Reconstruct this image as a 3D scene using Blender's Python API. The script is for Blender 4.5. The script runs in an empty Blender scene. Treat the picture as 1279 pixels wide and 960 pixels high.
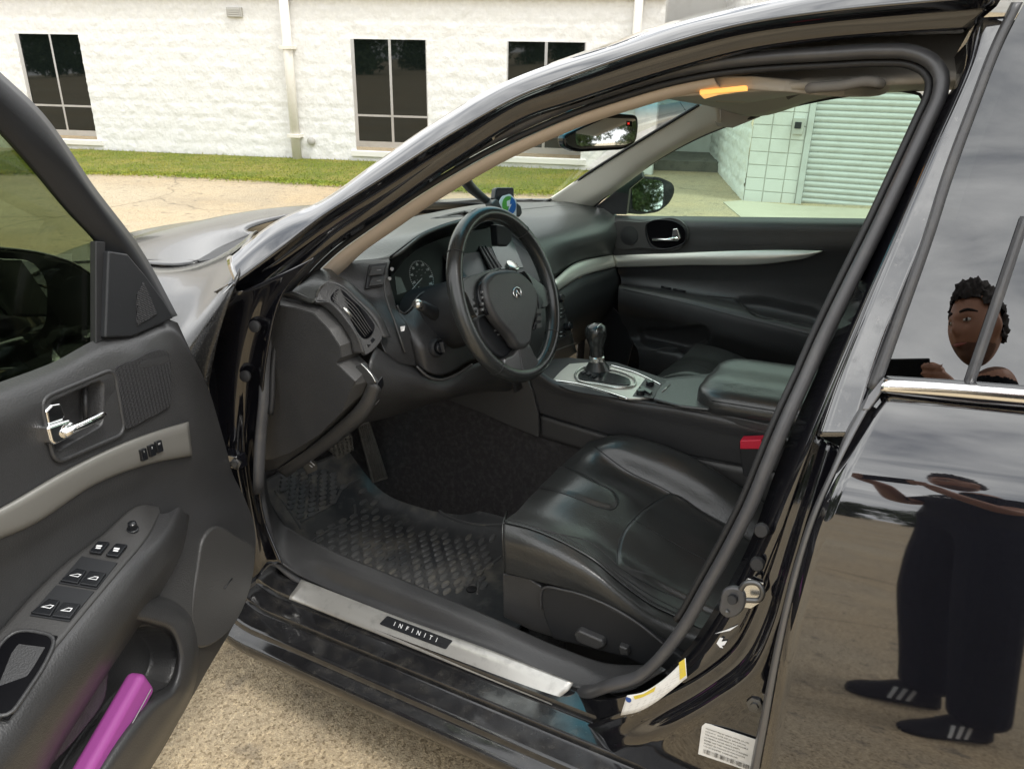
import bpy, bmesh, math, random
import numpy as np
from mathutils import Vector, Matrix, Euler
from mathutils.bvhtree import BVHTree
random.seed(7); rng=np.random.default_rng(7)
SC=bpy.context.scene; COL=SC.collection
# ------------------------------------------------------------------ camera
# car frame: X across the car (driver's side sill = 0), Y forward, Z up, metres
RV=Vector((0.5090763,-0.8597067,-0.0417817)); UV=Vector((0.3258485,0.1475673,0.9338344)); FV=Vector((0.7966581,0.4890075,-0.3552571))
CAM=Vector((-.95,0,1.38)); FPX=961.; PCX,PCY=639.5,480.
cd=bpy.data.cameras.new('camera'); cam=bpy.data.objects.new('camera',cd); COL.objects.link(cam)
cd.sensor_width=36; cd.lens=FPX/1279*36; cd.clip_start=.02; cd.clip_end=3000
cam.matrix_world=Matrix(((RV.x,UV.x,-FV.x,CAM.x),(RV.y,UV.y,-FV.y,CAM.y),(RV.z,UV.z,-FV.z,CAM.z),(0,0,0,1)))
SC.camera=cam
# ------------------------------------------------------------------ world and sun
SUN_EL,SUN_AZ=math.radians(56),math.radians(192)     # azimuth measured from +Y towards +X
w=bpy.data.worlds.new('World'); SC.world=w; w.use_nodes=True
nt=w.node_tree; nt.nodes.clear()
def nn(t,k,**kw):
    n=t.nodes.new(k)
    for a,b in kw.items(): setattr(n,a,b)
    return n
wo=nn(nt,'ShaderNodeOutputWorld'); bg=nn(nt,'ShaderNodeBackground'); bg.inputs[1].default_value=.12
sky=nn(nt,'ShaderNodeTexSky',sky_type='NISHITA',sun_disc=False); sky.sun_elevation=SUN_EL; sky.sun_rotation=SUN_AZ
tc=nn(nt,'ShaderNodeTexCoord'); mp=nn(nt,'ShaderNodeMapping'); mp.inputs['Scale'].default_value=(1,1,2.6)
nz1=nn(nt,'ShaderNodeTexNoise'); nz1.inputs['Scale'].default_value=3.4; nz1.inputs['Detail'].default_value=7; nz1.inputs['Roughness'].default_value=.55
nz1.inputs['Distortion'].default_value=.35
cr=nn(nt,'ShaderNodeValToRGB'); cr.color_ramp.elements[0].position=.3; cr.color_ramp.elements[0].color=(8,8.4,9,1)
cr.color_ramp.elements[1].position=.68; cr.color_ramp.elements[1].color=(23,23,22.7,1)
cv=nn(nt,'ShaderNodeValToRGB'); cv.color_ramp.elements[0].position=.24; cv.color_ramp.elements[0].color=(.75,)*3+(1,); cv.color_ramp.elements[1].position=.42; cv.color_ramp.elements[1].color=(1,1,1,1)
mx=nn(nt,'ShaderNodeMix',data_type='RGBA')
L=nt.links.new
L(tc.outputs['Generated'],mp.inputs[0]); L(mp.outputs[0],nz1.inputs[0]); L(nz1.outputs[0],cr.inputs[0]); L(nz1.outputs[0],cv.inputs[0])
L(cv.outputs[0],mx.inputs[0]); L(sky.outputs[0],mx.inputs[6]); L(cr.outputs[0],mx.inputs[7]); L(mx.outputs[2],bg.inputs[0]); L(bg.outputs[0],wo.inputs[0])
sl=bpy.data.lights.new('sun','SUN'); sl.energy=1.9; sl.angle=math.radians(14); sl.color=(1,.965,.91)
so=bpy.data.objects.new('sun',sl); COL.objects.link(so)
sd=Vector((math.sin(SUN_AZ)*math.cos(SUN_EL),math.cos(SUN_AZ)*math.cos(SUN_EL),math.sin(SUN_EL)))
so.rotation_euler=sd.to_track_quat('Z','Y').to_euler()
vs=SC.view_settings; vs.view_transform='Standard'; vs.look='None'; vs.exposure=.08; vs.gamma=1; vs.use_curve_mapping=False
SC.cycles.max_bounces=10; SC.cycles.transparent_max_bounces=16; SC.cycles.glossy_bounces=5; SC.cycles.diffuse_bounces=5
SC.cycles.use_denoising=True; SC.cycles.sample_clamp_indirect=6; SC.cycles.use_adaptive_sampling=True; SC.cycles.adaptive_threshold=.02
# ------------------------------------------------------------------ materials
M={}
def mat(name,base=(.5,.5,.5),rough=.5,metal=0,spec=.5,ior=1.45,coat=0,bump=None,var=None,emit=None,trans=None):
    """bump=(kind,scale,strength,distance); var=(scale,amount,colour2,lo,hi)"""
    m=bpy.data.materials.new(name); m.use_nodes=True; t=m.node_tree; p=t.nodes['Principled BSDF']
    p.inputs['Base Color'].default_value=(*base,1); p.inputs['Roughness'].default_value=rough; p.inputs['Metallic'].default_value=metal
    p.inputs['Specular IOR Level'].default_value=spec; p.inputs['IOR'].default_value=ior; p.inputs['Coat Weight'].default_value=coat; p.inputs['Coat Roughness'].default_value=.03
    co=nn(t,'ShaderNodeTexCoord')
    if bump:
        for i,(k,s,st,di) in enumerate(bump if isinstance(bump,list) else [bump]):
            if k=='vor': n=nn(t,'ShaderNodeTexVoronoi',feature='SMOOTH_F1')
            elif k=='mesh': n=nn(t,'ShaderNodeTexVoronoi',feature='F1'); n.inputs['Randomness'].default_value=0
            else: n=nn(t,'ShaderNodeTexNoise'); n.inputs['Detail'].default_value=4
            n.inputs['Scale'].default_value=s; t.links.new(co.outputs['Object'],n.inputs['Vector'])
            b=nn(t,'ShaderNodeBump'); b.inputs['Strength'].default_value=st; b.inputs['Distance'].default_value=di
            t.links.new(n.outputs[0],b.inputs['Height'])
            if i: t.links.new(last.outputs[0],b.inputs['Normal'])
            last=b
        t.links.new(last.outputs[0],p.inputs['Normal'])
    if var:
        vl=var if isinstance(var,list) else [var]; prev=None
        for (s,c2,lo,hi) in vl:
            n=nn(t,'ShaderNodeTexNoise'); n.inputs['Scale'].default_value=s; n.inputs['Detail'].default_value=6; n.inputs['Roughness'].default_value=.6
            t.links.new(co.outputs['Object'],n.inputs['Vector'])
            r=nn(t,'ShaderNodeMapRange'); r.inputs[1].default_value=lo; r.inputs[2].default_value=hi; t.links.new(n.outputs[0],r.inputs[0])
            x=nn(t,'ShaderNodeMix',data_type='RGBA'); t.links.new(r.outputs[0],x.inputs[0]); x.inputs[7].default_value=(*c2,1)
            if prev: t.links.new(prev.outputs[2],x.inputs[6])
            else: x.inputs[6].default_value=(*base,1)
            prev=x
        t.links.new(prev.outputs[2],p.inputs['Base Color'])
    if emit: p.inputs['Emission Color'].default_value=(*emit[0],1); p.inputs['Emission Strength'].default_value=emit[1]
    M[name]=m; return m
def rough_var(name,scale,lo,hi,r0,r1):
    t=M[name].node_tree; p=t.nodes['Principled BSDF']; co=nn(t,'ShaderNodeTexCoord'); n=nn(t,'ShaderNodeTexNoise'); n.inputs['Scale'].default_value=scale; n.inputs['Detail'].default_value=6
    r=nn(t,'ShaderNodeMapRange'); r.inputs[1].default_value=lo; r.inputs[2].default_value=hi; r.inputs[3].default_value=r0; r.inputs[4].default_value=r1
    t.links.new(co.outputs['Object'],n.inputs['Vector']); t.links.new(n.outputs[0],r.inputs[0]); t.links.new(r.outputs[0],p.inputs['Roughness'])
def glass(name,tint,fres=1.5,gain=1.0,band=None):
    m=bpy.data.materials.new(name); m.use_nodes=True; t=m.node_tree; t.nodes.clear()
    o=nn(t,'ShaderNodeOutputMaterial'); tr=nn(t,'ShaderNodeBsdfTransparent'); gl=nn(t,'ShaderNodeBsdfGlossy'); gl.inputs['Roughness'].default_value=.005
    fr=nn(t,'ShaderNodeFresnel'); gm=nn(t,'ShaderNodeNewGeometry'); mi=nn(t,'ShaderNodeMix',data_type='FLOAT'); mi.inputs[2].default_value=fres; mi.inputs[3].default_value=1/fres; t.links.new(gm.outputs['Backfacing'],mi.inputs[0]); t.links.new(mi.outputs[0],fr.inputs[0]); mxs=nn(t,'ShaderNodeMixShader'); tr.inputs[0].default_value=(*tint,1)
    t.links.new(fr.outputs[0],mxs.inputs[0]); t.links.new(tr.outputs[0],mxs.inputs[1]); t.links.new(gl.outputs[0],mxs.inputs[2]); t.links.new(mxs.outputs[0],o.inputs[0])
    if band:   # blue shade band printed along the top of the windscreen (height in metres)
        co=nn(t,'ShaderNodeTexCoord'); sx=nn(t,'ShaderNodeSeparateXYZ'); mr=nn(t,'ShaderNodeMapRange'); mr.inputs[1].default_value=band[0]; mr.inputs[2].default_value=band[1]
        x=nn(t,'ShaderNodeMix',data_type='RGBA'); x.inputs[6].default_value=(*tint,1); x.inputs[7].default_value=(*band[2],1)
        t.links.new(co.outputs['Object'],sx.inputs[0]); t.links.new(sx.outputs[2],mr.inputs[0]); t.links.new(mr.outputs[0],x.inputs[0]); t.links.new(x.outputs[2],tr.inputs[0])
    M[name]=m
mat('paint',(.006,.006,.008),.03,ior=1.95,spec=.5,coat=1,bump=('n',3,.02,.01))
mat('paint_sill',(.012,.012,.013),.16,ior=1.6,coat=.25,var=[(30,(.035,.033,.03),.5,.75),(240,(.06,.058,.052),.62,.8)])
rough_var('paint_sill',18,.4,.7,.10,.3)
mat('paint_dusty',(.02,.02,.02),.2,ior=1.52,coat=.15,var=[(260,(.075,.073,.068),.52,.75)])
mat('paint_jamb',(.006,.006,.008),.06,ior=1.7,coat=.8,bump=[('n',9,.03,.01)],var=[(38,(.05,.05,.05),.66,.8)])
mat('paint_pillar',(.007,.007,.009),0.06,ior=2.1,coat=.8,var=[(120,(.12,.115,.11),.6,.78)])
rough_var('paint_pillar',55,.5,.7,.05,.3)
mat('door_edge',(.16,.16,.165),.32,metal=.6,spec=.5)  # black-painted edge; the grey puts its sky reflection into the colour
mat('plastic',(.037,.037,.038),.40,spec=.65,bump=[('vor',430,.38,.0014),('n',90,.1,.001)],var=[(6,(.050,.050,.050),.45,.75)])
mat('plastic_dark',(.017,.018,.02),.5,bump=('vor',420,.2,.0006))
mat('plastic_warm',(.046,.045,.044),.46,spec=.65,bump=[('vor',430,.32,.0012)])
mat('plastic_gloss',(.012,.013,.015),.2)
mat('soft_dash',(.06,.063,.061),.36,spec=.8,bump=[('vor',330,.4,.0012)])
mat('leather',(.028,.029,.0285),.31,spec=.85,bump=[('vor',300,.28,.0012),('n',25,.18,.004),('n',9,.14,.012)],var=[(7,(.037,.038,.037),.45,.7)])
mat('leather_rim',(.022,.024,.024),.27,spec=.8,bump=[('vor',380,.2,.0006)])
mat('rubber',(.055,.055,.058),.38,spec=.7,bump=('n',160,.1,.001),var=[(30,(.075,.073,.072),.5,.75)])
mat('grille',(.02,.02,.022),.45,bump=('mesh',330,1,.004))
mat('pedal_rubber',(.085,.08,.07),.5,var=[(40,(.05,.047,.042),.45,.7)])
mat('mat_ridge',(.11,.111,.110),.33,var=[(14,(.19,.175,.145),.5,.72),(5,(.06,.063,.066),.5,.65)])  # paler than the mat: light caught on raised edges put into the colour
mat('handle_grey',(.15,.14,.125),.7)
mat('rubber_dark',(.018,.018,.019),.5)
mat('strip',(.30,.29,.265),.38,metal=.55,bump=('n',40,.02,.001))
mat('strip_bright',(.72,.71,.65),.36,metal=.7)
mat('aluminium',(.50,.49,.46),.36,metal=.7,var=[(35,(.36,.35,.33),.5,.72)],bump=('n',300,.05,.0005))
mat('chrome',(.9,.9,.9),.06,metal=1)
mat('chrome_trim',(.95,.95,.95),.12,metal=1)
mat('satin',(.62,.61,.58),.25,metal=.9)
mat('steel_bolt',(.12,.12,.12),.35,metal=.8)
mat('beige',(.56,.47,.38),.8,bump=('n',500,.2,.0008))
mat('headliner',(.46,.43,.38),.85,bump=('n',500,.25,.0008))
mat('pillar_cloth',(.80,.76,.68),.85,bump=('n',500,.2,.0008))
mat('carpet',(.048,.045,.045),.95,spec=.15,bump=[('n',420,1,.006),('n',90,.5,.006)],var=[(70,(.075,.070,.069),.45,.7)])
mat('mat_rubber',(.07,.071,.071),.36,bump=[('n',60,.2,.003)],var=[(9,(.22,.20,.165),.52,.76),(4,(.04,.043,.047),.5,.65),(22,(.14,.138,.13),.55,.78)])
mat('white_ink',(.75,.75,.75),.5); mat('grey_ink',(.3,.3,.3),.5); mat('black_ink',(.01,.01,.01),.5); mat('yellow_ink',(.62,.48,.06),.5); mat('blue_ink',(.02,.06,.22),.5)
mat('label_paper',(.72,.71,.68),.55,var=[(40,(.6,.59,.56),.5,.8)])
mat('screen',(.05,.06,.055),.2)
mat('cluster_black',(.003,.003,.004),.3,spec=.12)
mat('red_plastic',(.62,.02,.05),.35)
mat('purple',(.33,.065,.28),.55,bump=('n',200,.15,.001))
mat('amber',(.9,.45,.1),.4,emit=((1,.48,.12),.9))
mat('red_glow',(.5,.02,.02),.4,emit=((1,.05,.03),1.5))
mat('mirror',(.82,.84,.83),.02,metal=1)
mat('black_housing',(.01,.01,.012),.15,coat=.5)
glass('glass_green',(.65,.87,.74)); glass('glass_screen',(.92,.97,.93),band=(1.288,1.338,(.16,.56,.70)))
glass('glass_rear',(.012,.014,.013),fres=2.5); glass('glass_door',(.44,.49,.38),1.5); glass('glass_clear',(.9,.93,.9))
# ------------------------------------------------------------------ points
TILT=[(.1,-12),(.25,-5),(.4,2),(.55,8.5),(.7,10),(.83,14.5),(.92,21),(.99,27),(1.0,17.0),(1.1,18.3),(1.34,21.0),(1.5,23)]
_z=np.linspace(.05,1.5,600); _a=np.interp(_z,[t[0] for t in TILT],[t[1] for t in TILT]); _x=np.concatenate([[0],np.cumsum(np.tan(np.radians((_a[1:]+_a[:-1])/2))*np.diff(_z))]); _x-=np.interp(.55,_z,_x)
def xs(z): return float(np.interp(z,_z,_x))
DTILT=[(.1,-12),(.25,-5),(.4,2),(.55,8.5),(.7,10.5),(.80,13),(.835,15.5),(.86,21),(.88,27),(.905,31),(.94,34),(1.0,38)]
_xd=np.interp(_z,[t[0] for t in DTILT],[t[1] for t in DTILT]); _xd=np.concatenate([[0],np.cumsum(np.tan(np.radians((_xd[1:]+_xd[:-1])/2))*np.diff(_z))]); _xd-=np.interp(.55,_z,_xd)
def xd(z): return float(np.interp(z,_z,_xd))      # skin of the doors, with the curl of the shoulder under the belt line
def ray(x,y): return FV+RV*((x-PCX)/FPX)-UV*((y-PCY)/FPX)
DA=math.radians(70); DH=Vector((.03,1.33,0)); DD=Vector((-math.sin(DA),-math.cos(DA),0)); DN=Vector((math.cos(DA),-math.sin(DA),0))
LUP=Vector((0,-.0694,.99759))        # plumb direction of the building: the car stands on a slight fall
def gz(x,y):
    return .0695*.8*math.log(1+math.exp(min(30,(y-2.0)/.8)))
def onplane(d,p0,n): return CAM+d*((p0-CAM).dot(n)/d.dot(n))
def U(x,y,k,v):
    d=ray(x,y)
    if k in 'XYZ':
        i='XYZ'.index(k); return CAM+d*((v-CAM[i])/d[i])
    if k=='D': return onplane(d,DH+DN*v,DN)
    if k=='F': return onplane(d,FP+FN*v,FN)
    if k=='S':
        lo,hi=.1,6.
        g=lambda t:(CAM+d*t).x-xs((CAM+d*t).z)-v
        t=.3
        while t<6 and g(t)<0: t+=.02
        lo,hi=t-.02,t
        for _ in range(30):
            m_=(lo+hi)/2
            if g(m_)<0: lo=m_
            else: hi=m_
        return CAM+d*hi
    if k=='G':
        g=lambda t:(CAM+d*t).z-gz((CAM+d*t).x,(CAM+d*t).y)-v
        t=.5
        while t<200 and g(t)>0: t*=1.03
        lo,hi=t/1.03,t
        for _ in range(40):
            m_=(lo+hi)/2
            if g(m_)>0: lo=m_
            else: hi=m_
        return CAM+d*hi
def R(s,k,v):
    out=[]
    for tk in s.split():
        a=[float(q) for q in tk.split(',')]
        out.append(U(a[0],a[1],k,a[2] if len(a)>2 else v))
    return out
# ------------------------------------------------------------------ geometry helpers
def resample(P,n,closed=False,smooth=True):
    P=[Vector(p) for p in P]
    if closed: P=P+[P[0]]
    A=np.array(P)
    if smooth and len(A)>2:
        out=[]
        m=len(A)-1
        for i in range(m):
            if closed: p0,p3=A[(i-1)%m],A[(i+2)%m]
            else: p0=A[i-1] if i>0 else 2*A[0]-A[1]; p3=A[i+2] if i+2<=m else 2*A[m]-A[m-1]
            p1,p2=A[i],A[i+1]
            d=max(1e-9,np.linalg.norm(p2-p1)); d0=max(1e-9,np.linalg.norm(p1-p0)); d3=max(1e-9,np.linalg.norm(p3-p2))
            t1=(p2-p1)/d*1.0; 
            m1=((p1-p0)/d0*d+(p2-p1)/d*d0)/(d0+d)*d; m2=((p2-p1)/d*d3+(p3-p2)/d3*d)/(d+d3)*d
            for s in np.linspace(0,1,14,endpoint=False):
                h=s*s*(3-2*s); out.append(p1*(1-h)+p2*h+m1*(s**3-2*s*s+s)+m2*(s**3-s*s))
        out.append(A[-1]); A=np.array(out)
    L_=np.concatenate([[0],np.cumsum(np.linalg.norm(np.diff(A,axis=0),axis=1))])
    q=np.linspace(0,L_[-1],n+(1 if closed else 0))
    B=np.stack([np.interp(q,L_,A[:,j]) for j in range(3)],1)
    return B[:-1] if closed else B
def mesh(name,V,F,mt,parent=None,smooth=True,thick=0,bevel=0,segs=2,autoang=None):
    me=bpy.data.meshes.new(name); me.from_pydata([tuple(map(float,v)) for v in V],[],[tuple(f) for f in F]); me.update()
    if mt: me.materials.append(M[mt] if isinstance(mt,str) else mt)
    if smooth: me.polygons.foreach_set('use_smooth',[True]*len(me.polygons))
    o=bpy.data.objects.new(name,me); COL.objects.link(o)
    if parent: o.parent=parent
    if thick:
        md=o.modifiers.new('solid','SOLIDIFY'); md.thickness=abs(thick); md.offset=-1 if thick>0 else 1; md.use_quality_normals=True
    if bevel:
        md=o.modifiers.new('bevel','BEVEL'); md.width=bevel; md.segments=segs; md.limit_method='ANGLE'; md.angle_limit=math.radians(35); md.harden_normals=True
    if autoang and smooth: me.set_sharp_from_angle(angle=math.radians(autoang))
    return o
def facecam(V,F,eye=CAM):
    """flip all faces if they look away from the photographer's side"""
    s=0
    V=[Vector(v) for v in V]
    for f in F[::max(1,len(F)//60)]:
        a,b,c=V[f[0]],V[f[1]],V[f[2]]; s+=(b-a).cross(c-a).normalized().dot((eye-a).normalized())
    return F if s>=0 else [tuple(reversed(f)) for f in F]
def gridF(nv,nu,cu=False,cv=False):
    F=[]
    for j in range(nv if cv else nv-1):
        for i in range(nu if cu else nu-1):
            a=j*nu+i; b=j*nu+(i+1)%nu; j2=(j+1)%nv; F.append((a,b,j2*nu+(i+1)%nu,j2*nu+i))
    return F
def loftV(rows,nu,nv,su=True,sv=True,closed=False):
    G=np.array([resample(r,nu,closed,su) for r in rows])
    if nv>len(rows) or sv:
        # resample down the columns with one shared parameter
        out=np.zeros((nv,nu,3))
        for i in range(nu):
            c=[Vector(p) for p in G[:,i]]
            for k in range(1,len(c)):
                if (c[k]-c[k-1]).length<1e-7: c[k]=c[k]+Vector((0,0,1e-6))
            out[:,i]=resample(c,nv,False,sv)
        G=out
    return G
def loft(name,rows,mt,parent=None,nu=40,nv=None,su=True,sv=True,thick=.003,closed=False,eye=CAM,keepface=False,**k):
    nv=nv or len(rows)
    if not sv and nv==len(rows): G=np.array([resample(r,nu,closed,su) for r in rows])
    else: G=loftV(rows,nu,nv,su,sv,closed)
    V=G.reshape(-1,3); F=gridF(G.shape[0],nu,cu=closed)
    if not keepface: F=facecam(V,F,eye)
    return mesh(name,V,F,mt,parent,thick=thick,**k)
def fitnormal(P,eye=CAM):
    A=np.array(P); c=A.mean(0); n=np.linalg.svd(A-c)[2][2]; n=Vector(n); c=Vector(c)
    if n.dot(eye-c)<0: n=-n
    return c,n
def slab(name,P,mt,parent=None,thick=.004,bevel=.0012,smooth=0,n=None,eye=CAM,segs=2):
    """closed outline P, extruded away from the viewer's side"""
    c,nr=fitnormal(P,eye)
    if n is not None: nr=Vector(n).normalized()
    if smooth: P=[Vector(p) for p in resample(P,smooth,True)]
    P=[Vector(p) for p in P]
    area=sum(((P[i]-c).cross(P[(i+1)%len(P)]-c)).dot(nr) for i in range(len(P)))
    if area<0: P=P[::-1]
    m=len(P); V=P+[p-nr*thick for p in P]
    F=[tuple(range(m)),tuple(range(2*m-1,m-1,-1))]+[(i,i+m,(i+1)%m+m,(i+1)%m) for i in range(m)]
    o=mesh(name,V,F,mt,parent,smooth=False,bevel=bevel,segs=segs); return o
def fillet(P,r,n=5):
    P=[Vector(p) for p in P]; out=[]; m=len(P)
    for i in range(m):
        a,b,c=P[i-1],P[i],P[(i+1)%m]; d1,d2=(a-b),(c-b); k1=min(r,d1.length*.48); k2=min(r,d2.length*.48)
        s,e=b+d1.normalized()*k1,b+d2.normalized()*k2
        for t in np.linspace(0,1,n): out.append(s*(1-t)**2+b*2*t*(1-t)+e*t*t)
    return out
def tubeV(P,r,ns=10,closed=False,prof=None,up=None):
    A=np.array(P,float); n=len(A); 
    T=np.zeros_like(A)
    for i in range(n):
        a=A[(i-1)%n] if closed or i>0 else A[i]; b=A[(i+1)%n] if closed or i<n-1 else A[i]
        T[i]=(b-a)/max(1e-9,np.linalg.norm(b-a))
    if up is None:
        u=np.cross(T[0],[0,0,1.]); 
        if np.linalg.norm(u)<.2: u=np.cross(T[0],[1.,0,0])
    V=[]
    for i in range(n):
        if up is not None: u=np.cross(T[i],np.array(up if not callable(up) else up(i),float))
        u=u-T[i]*(u@T[i]); u/=np.linalg.norm(u); v=np.cross(T[i],u)
        rr=r[i] if hasattr(r,'__len__') else r
        if prof is None: V+=[A[i]+rr*(math.cos(q)*u+math.sin(q)*v) for q in np.linspace(0,2*np.pi,ns,endpoint=False)]
        else: V+=[A[i]+rr*(p[0]*u+p[1]*v) for p in prof]
    ns=ns if prof is None else len(prof)
    F=gridF(n,ns,cu=True,cv=closed)
    if not closed:
        F+=[tuple(range(ns-1,-1,-1)),tuple(range((n-1)*ns,n*ns))]
    return V,F
def tube(name,P,r,mt,parent=None,ns=10,closed=False,n=None,smooth=True,**k):
    if n: P=resample(P,n,closed,smooth)
    V,F=tubeV(P,r,ns,closed,**k); o=mesh(name,V,F,mt,parent); fixn(o); return o
def fixn(o):
    bm=bmesh.new(); bm.from_mesh(o.data); bmesh.ops.recalc_face_normals(bm,faces=bm.faces); bm.to_mesh(o.data); bm.free()
def rbox(name,c,size,mt,parent=None,bevel=.003,axes=None,segs=2):
    c=Vector(c); ax=axes or (Vector((1,0,0)),Vector((0,1,0)),Vector((0,0,1)))
    V=[c+ax[0]*(sx*size[0]/2)+ax[1]*(sy*size[1]/2)+ax[2]*(sz*size[2]/2) for sz in (-1,1) for sy in (-1,1) for sx in (-1,1)]
    F=[(0,2,3,1),(4,5,7,6),(0,1,5,4),(2,6,7,3),(0,4,6,2),(1,3,7,5)]
    o=mesh(name,V,F,mt,parent,smooth=False,bevel=bevel,segs=segs); fixn(o); return o
def frame(axis):
    a=Vector(axis).normalized(); t=Vector((0,0,1)) if abs(a.z)<.9 else Vector((0,1,0)); u=t.cross(a).normalized(); return u,a.cross(u),a
def lathe(name,prof,c,axis,mt,parent=None,ns=28,autoang=40,squash=None):
    u,v,a=frame(axis); c=Vector(c); V=[]
    for (r,h) in prof:
        for q in np.linspace(0,2*np.pi,ns,endpoint=False): V.append(c+a*h+u*(r*math.cos(q))+v*(r*math.sin(q)))
    F=gridF(len(prof),ns,cu=True)+[tuple(range(ns-1,-1,-1)),tuple(range((len(prof)-1)*ns,len(prof)*ns))]
    o=mesh(name,V,F,mt,parent); fixn(o); o.data.set_sharp_from_angle(angle=math.radians(autoang)); return o
def empty(name,loc=(0,0,0),parent=None):
    o=bpy.data.objects.new(name,None); o.empty_display_size=.1; COL.objects.link(o); o.location=loc
    if parent: o.parent=parent
    return o
def tag(o,label=None,cat=None,group=None,kind=None):
    for k,v in (('label',label),('category',cat),('group',group),('kind',kind)):
        if v: o[k]=v
    return o
def text(name,s,c,right,up,size,mt,parent=None,depth=.0004,shear=0,align='CENTER',space=1):
    cu=bpy.data.curves.new(name,'FONT'); cu.body=s; cu.size=size; cu.extrude=depth; cu.align_x=align; cu.align_y='CENTER'; cu.shear=shear; cu.space_character=space; cu.resolution_u=2
    t=bpy.data.objects.new('tmp',cu); COL.objects.link(t); dg=bpy.context.evaluated_depsgraph_get(); me=bpy.data.meshes.new_from_object(t.evaluated_get(dg)); bpy.data.objects.remove(t); bpy.data.curves.remove(cu)
    r=Vector(right).normalized(); u=Vector(up); u=(u-r*u.dot(r)).normalized(); n=r.cross(u); c=Vector(c)
    me.transform(Matrix(((r.x,u.x,n.x,c.x),(r.y,u.y,n.y,c.y),(r.z,u.z,n.z,c.z),(0,0,0,1))))
    me.materials.clear(); me.materials.append(M[mt]); me.name=name
    o=bpy.data.objects.new(name,me); COL.objects.link(o)
    if parent: o.parent=parent
    return o
def join(name,objs,parent=None):
    """bake modifiers and join several meshes into one part"""
    dg=bpy.context.evaluated_depsgraph_get(); bm=bmesh.new(); mats=[]
    for o in objs:
        me=bpy.data.meshes.new_from_object(o.evaluated_get(dg)); me.transform(o.matrix_world)
        mi=[]
        for m_ in me.materials:
            if m_ not in mats: mats.append(m_)
            mi.append(mats.index(m_))
        base=len(bm.faces); bm.from_mesh(me); bm.faces.ensure_lookup_table()
        for f in bm.faces[base:]: f.material_index=mi[f.material_index] if f.material_index<len(mi) else 0
        bpy.data.meshes.remove(me)
    nm=bpy.data.meshes.new(name); bm.to_mesh(nm); bm.free()
    for m_ in mats: nm.materials.append(m_)
    for o in objs: bpy.data.objects.remove(o)
    o=bpy.data.objects.new(name,nm); COL.objects.link(o)
    if parent: o.parent=parent
    return o
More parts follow.
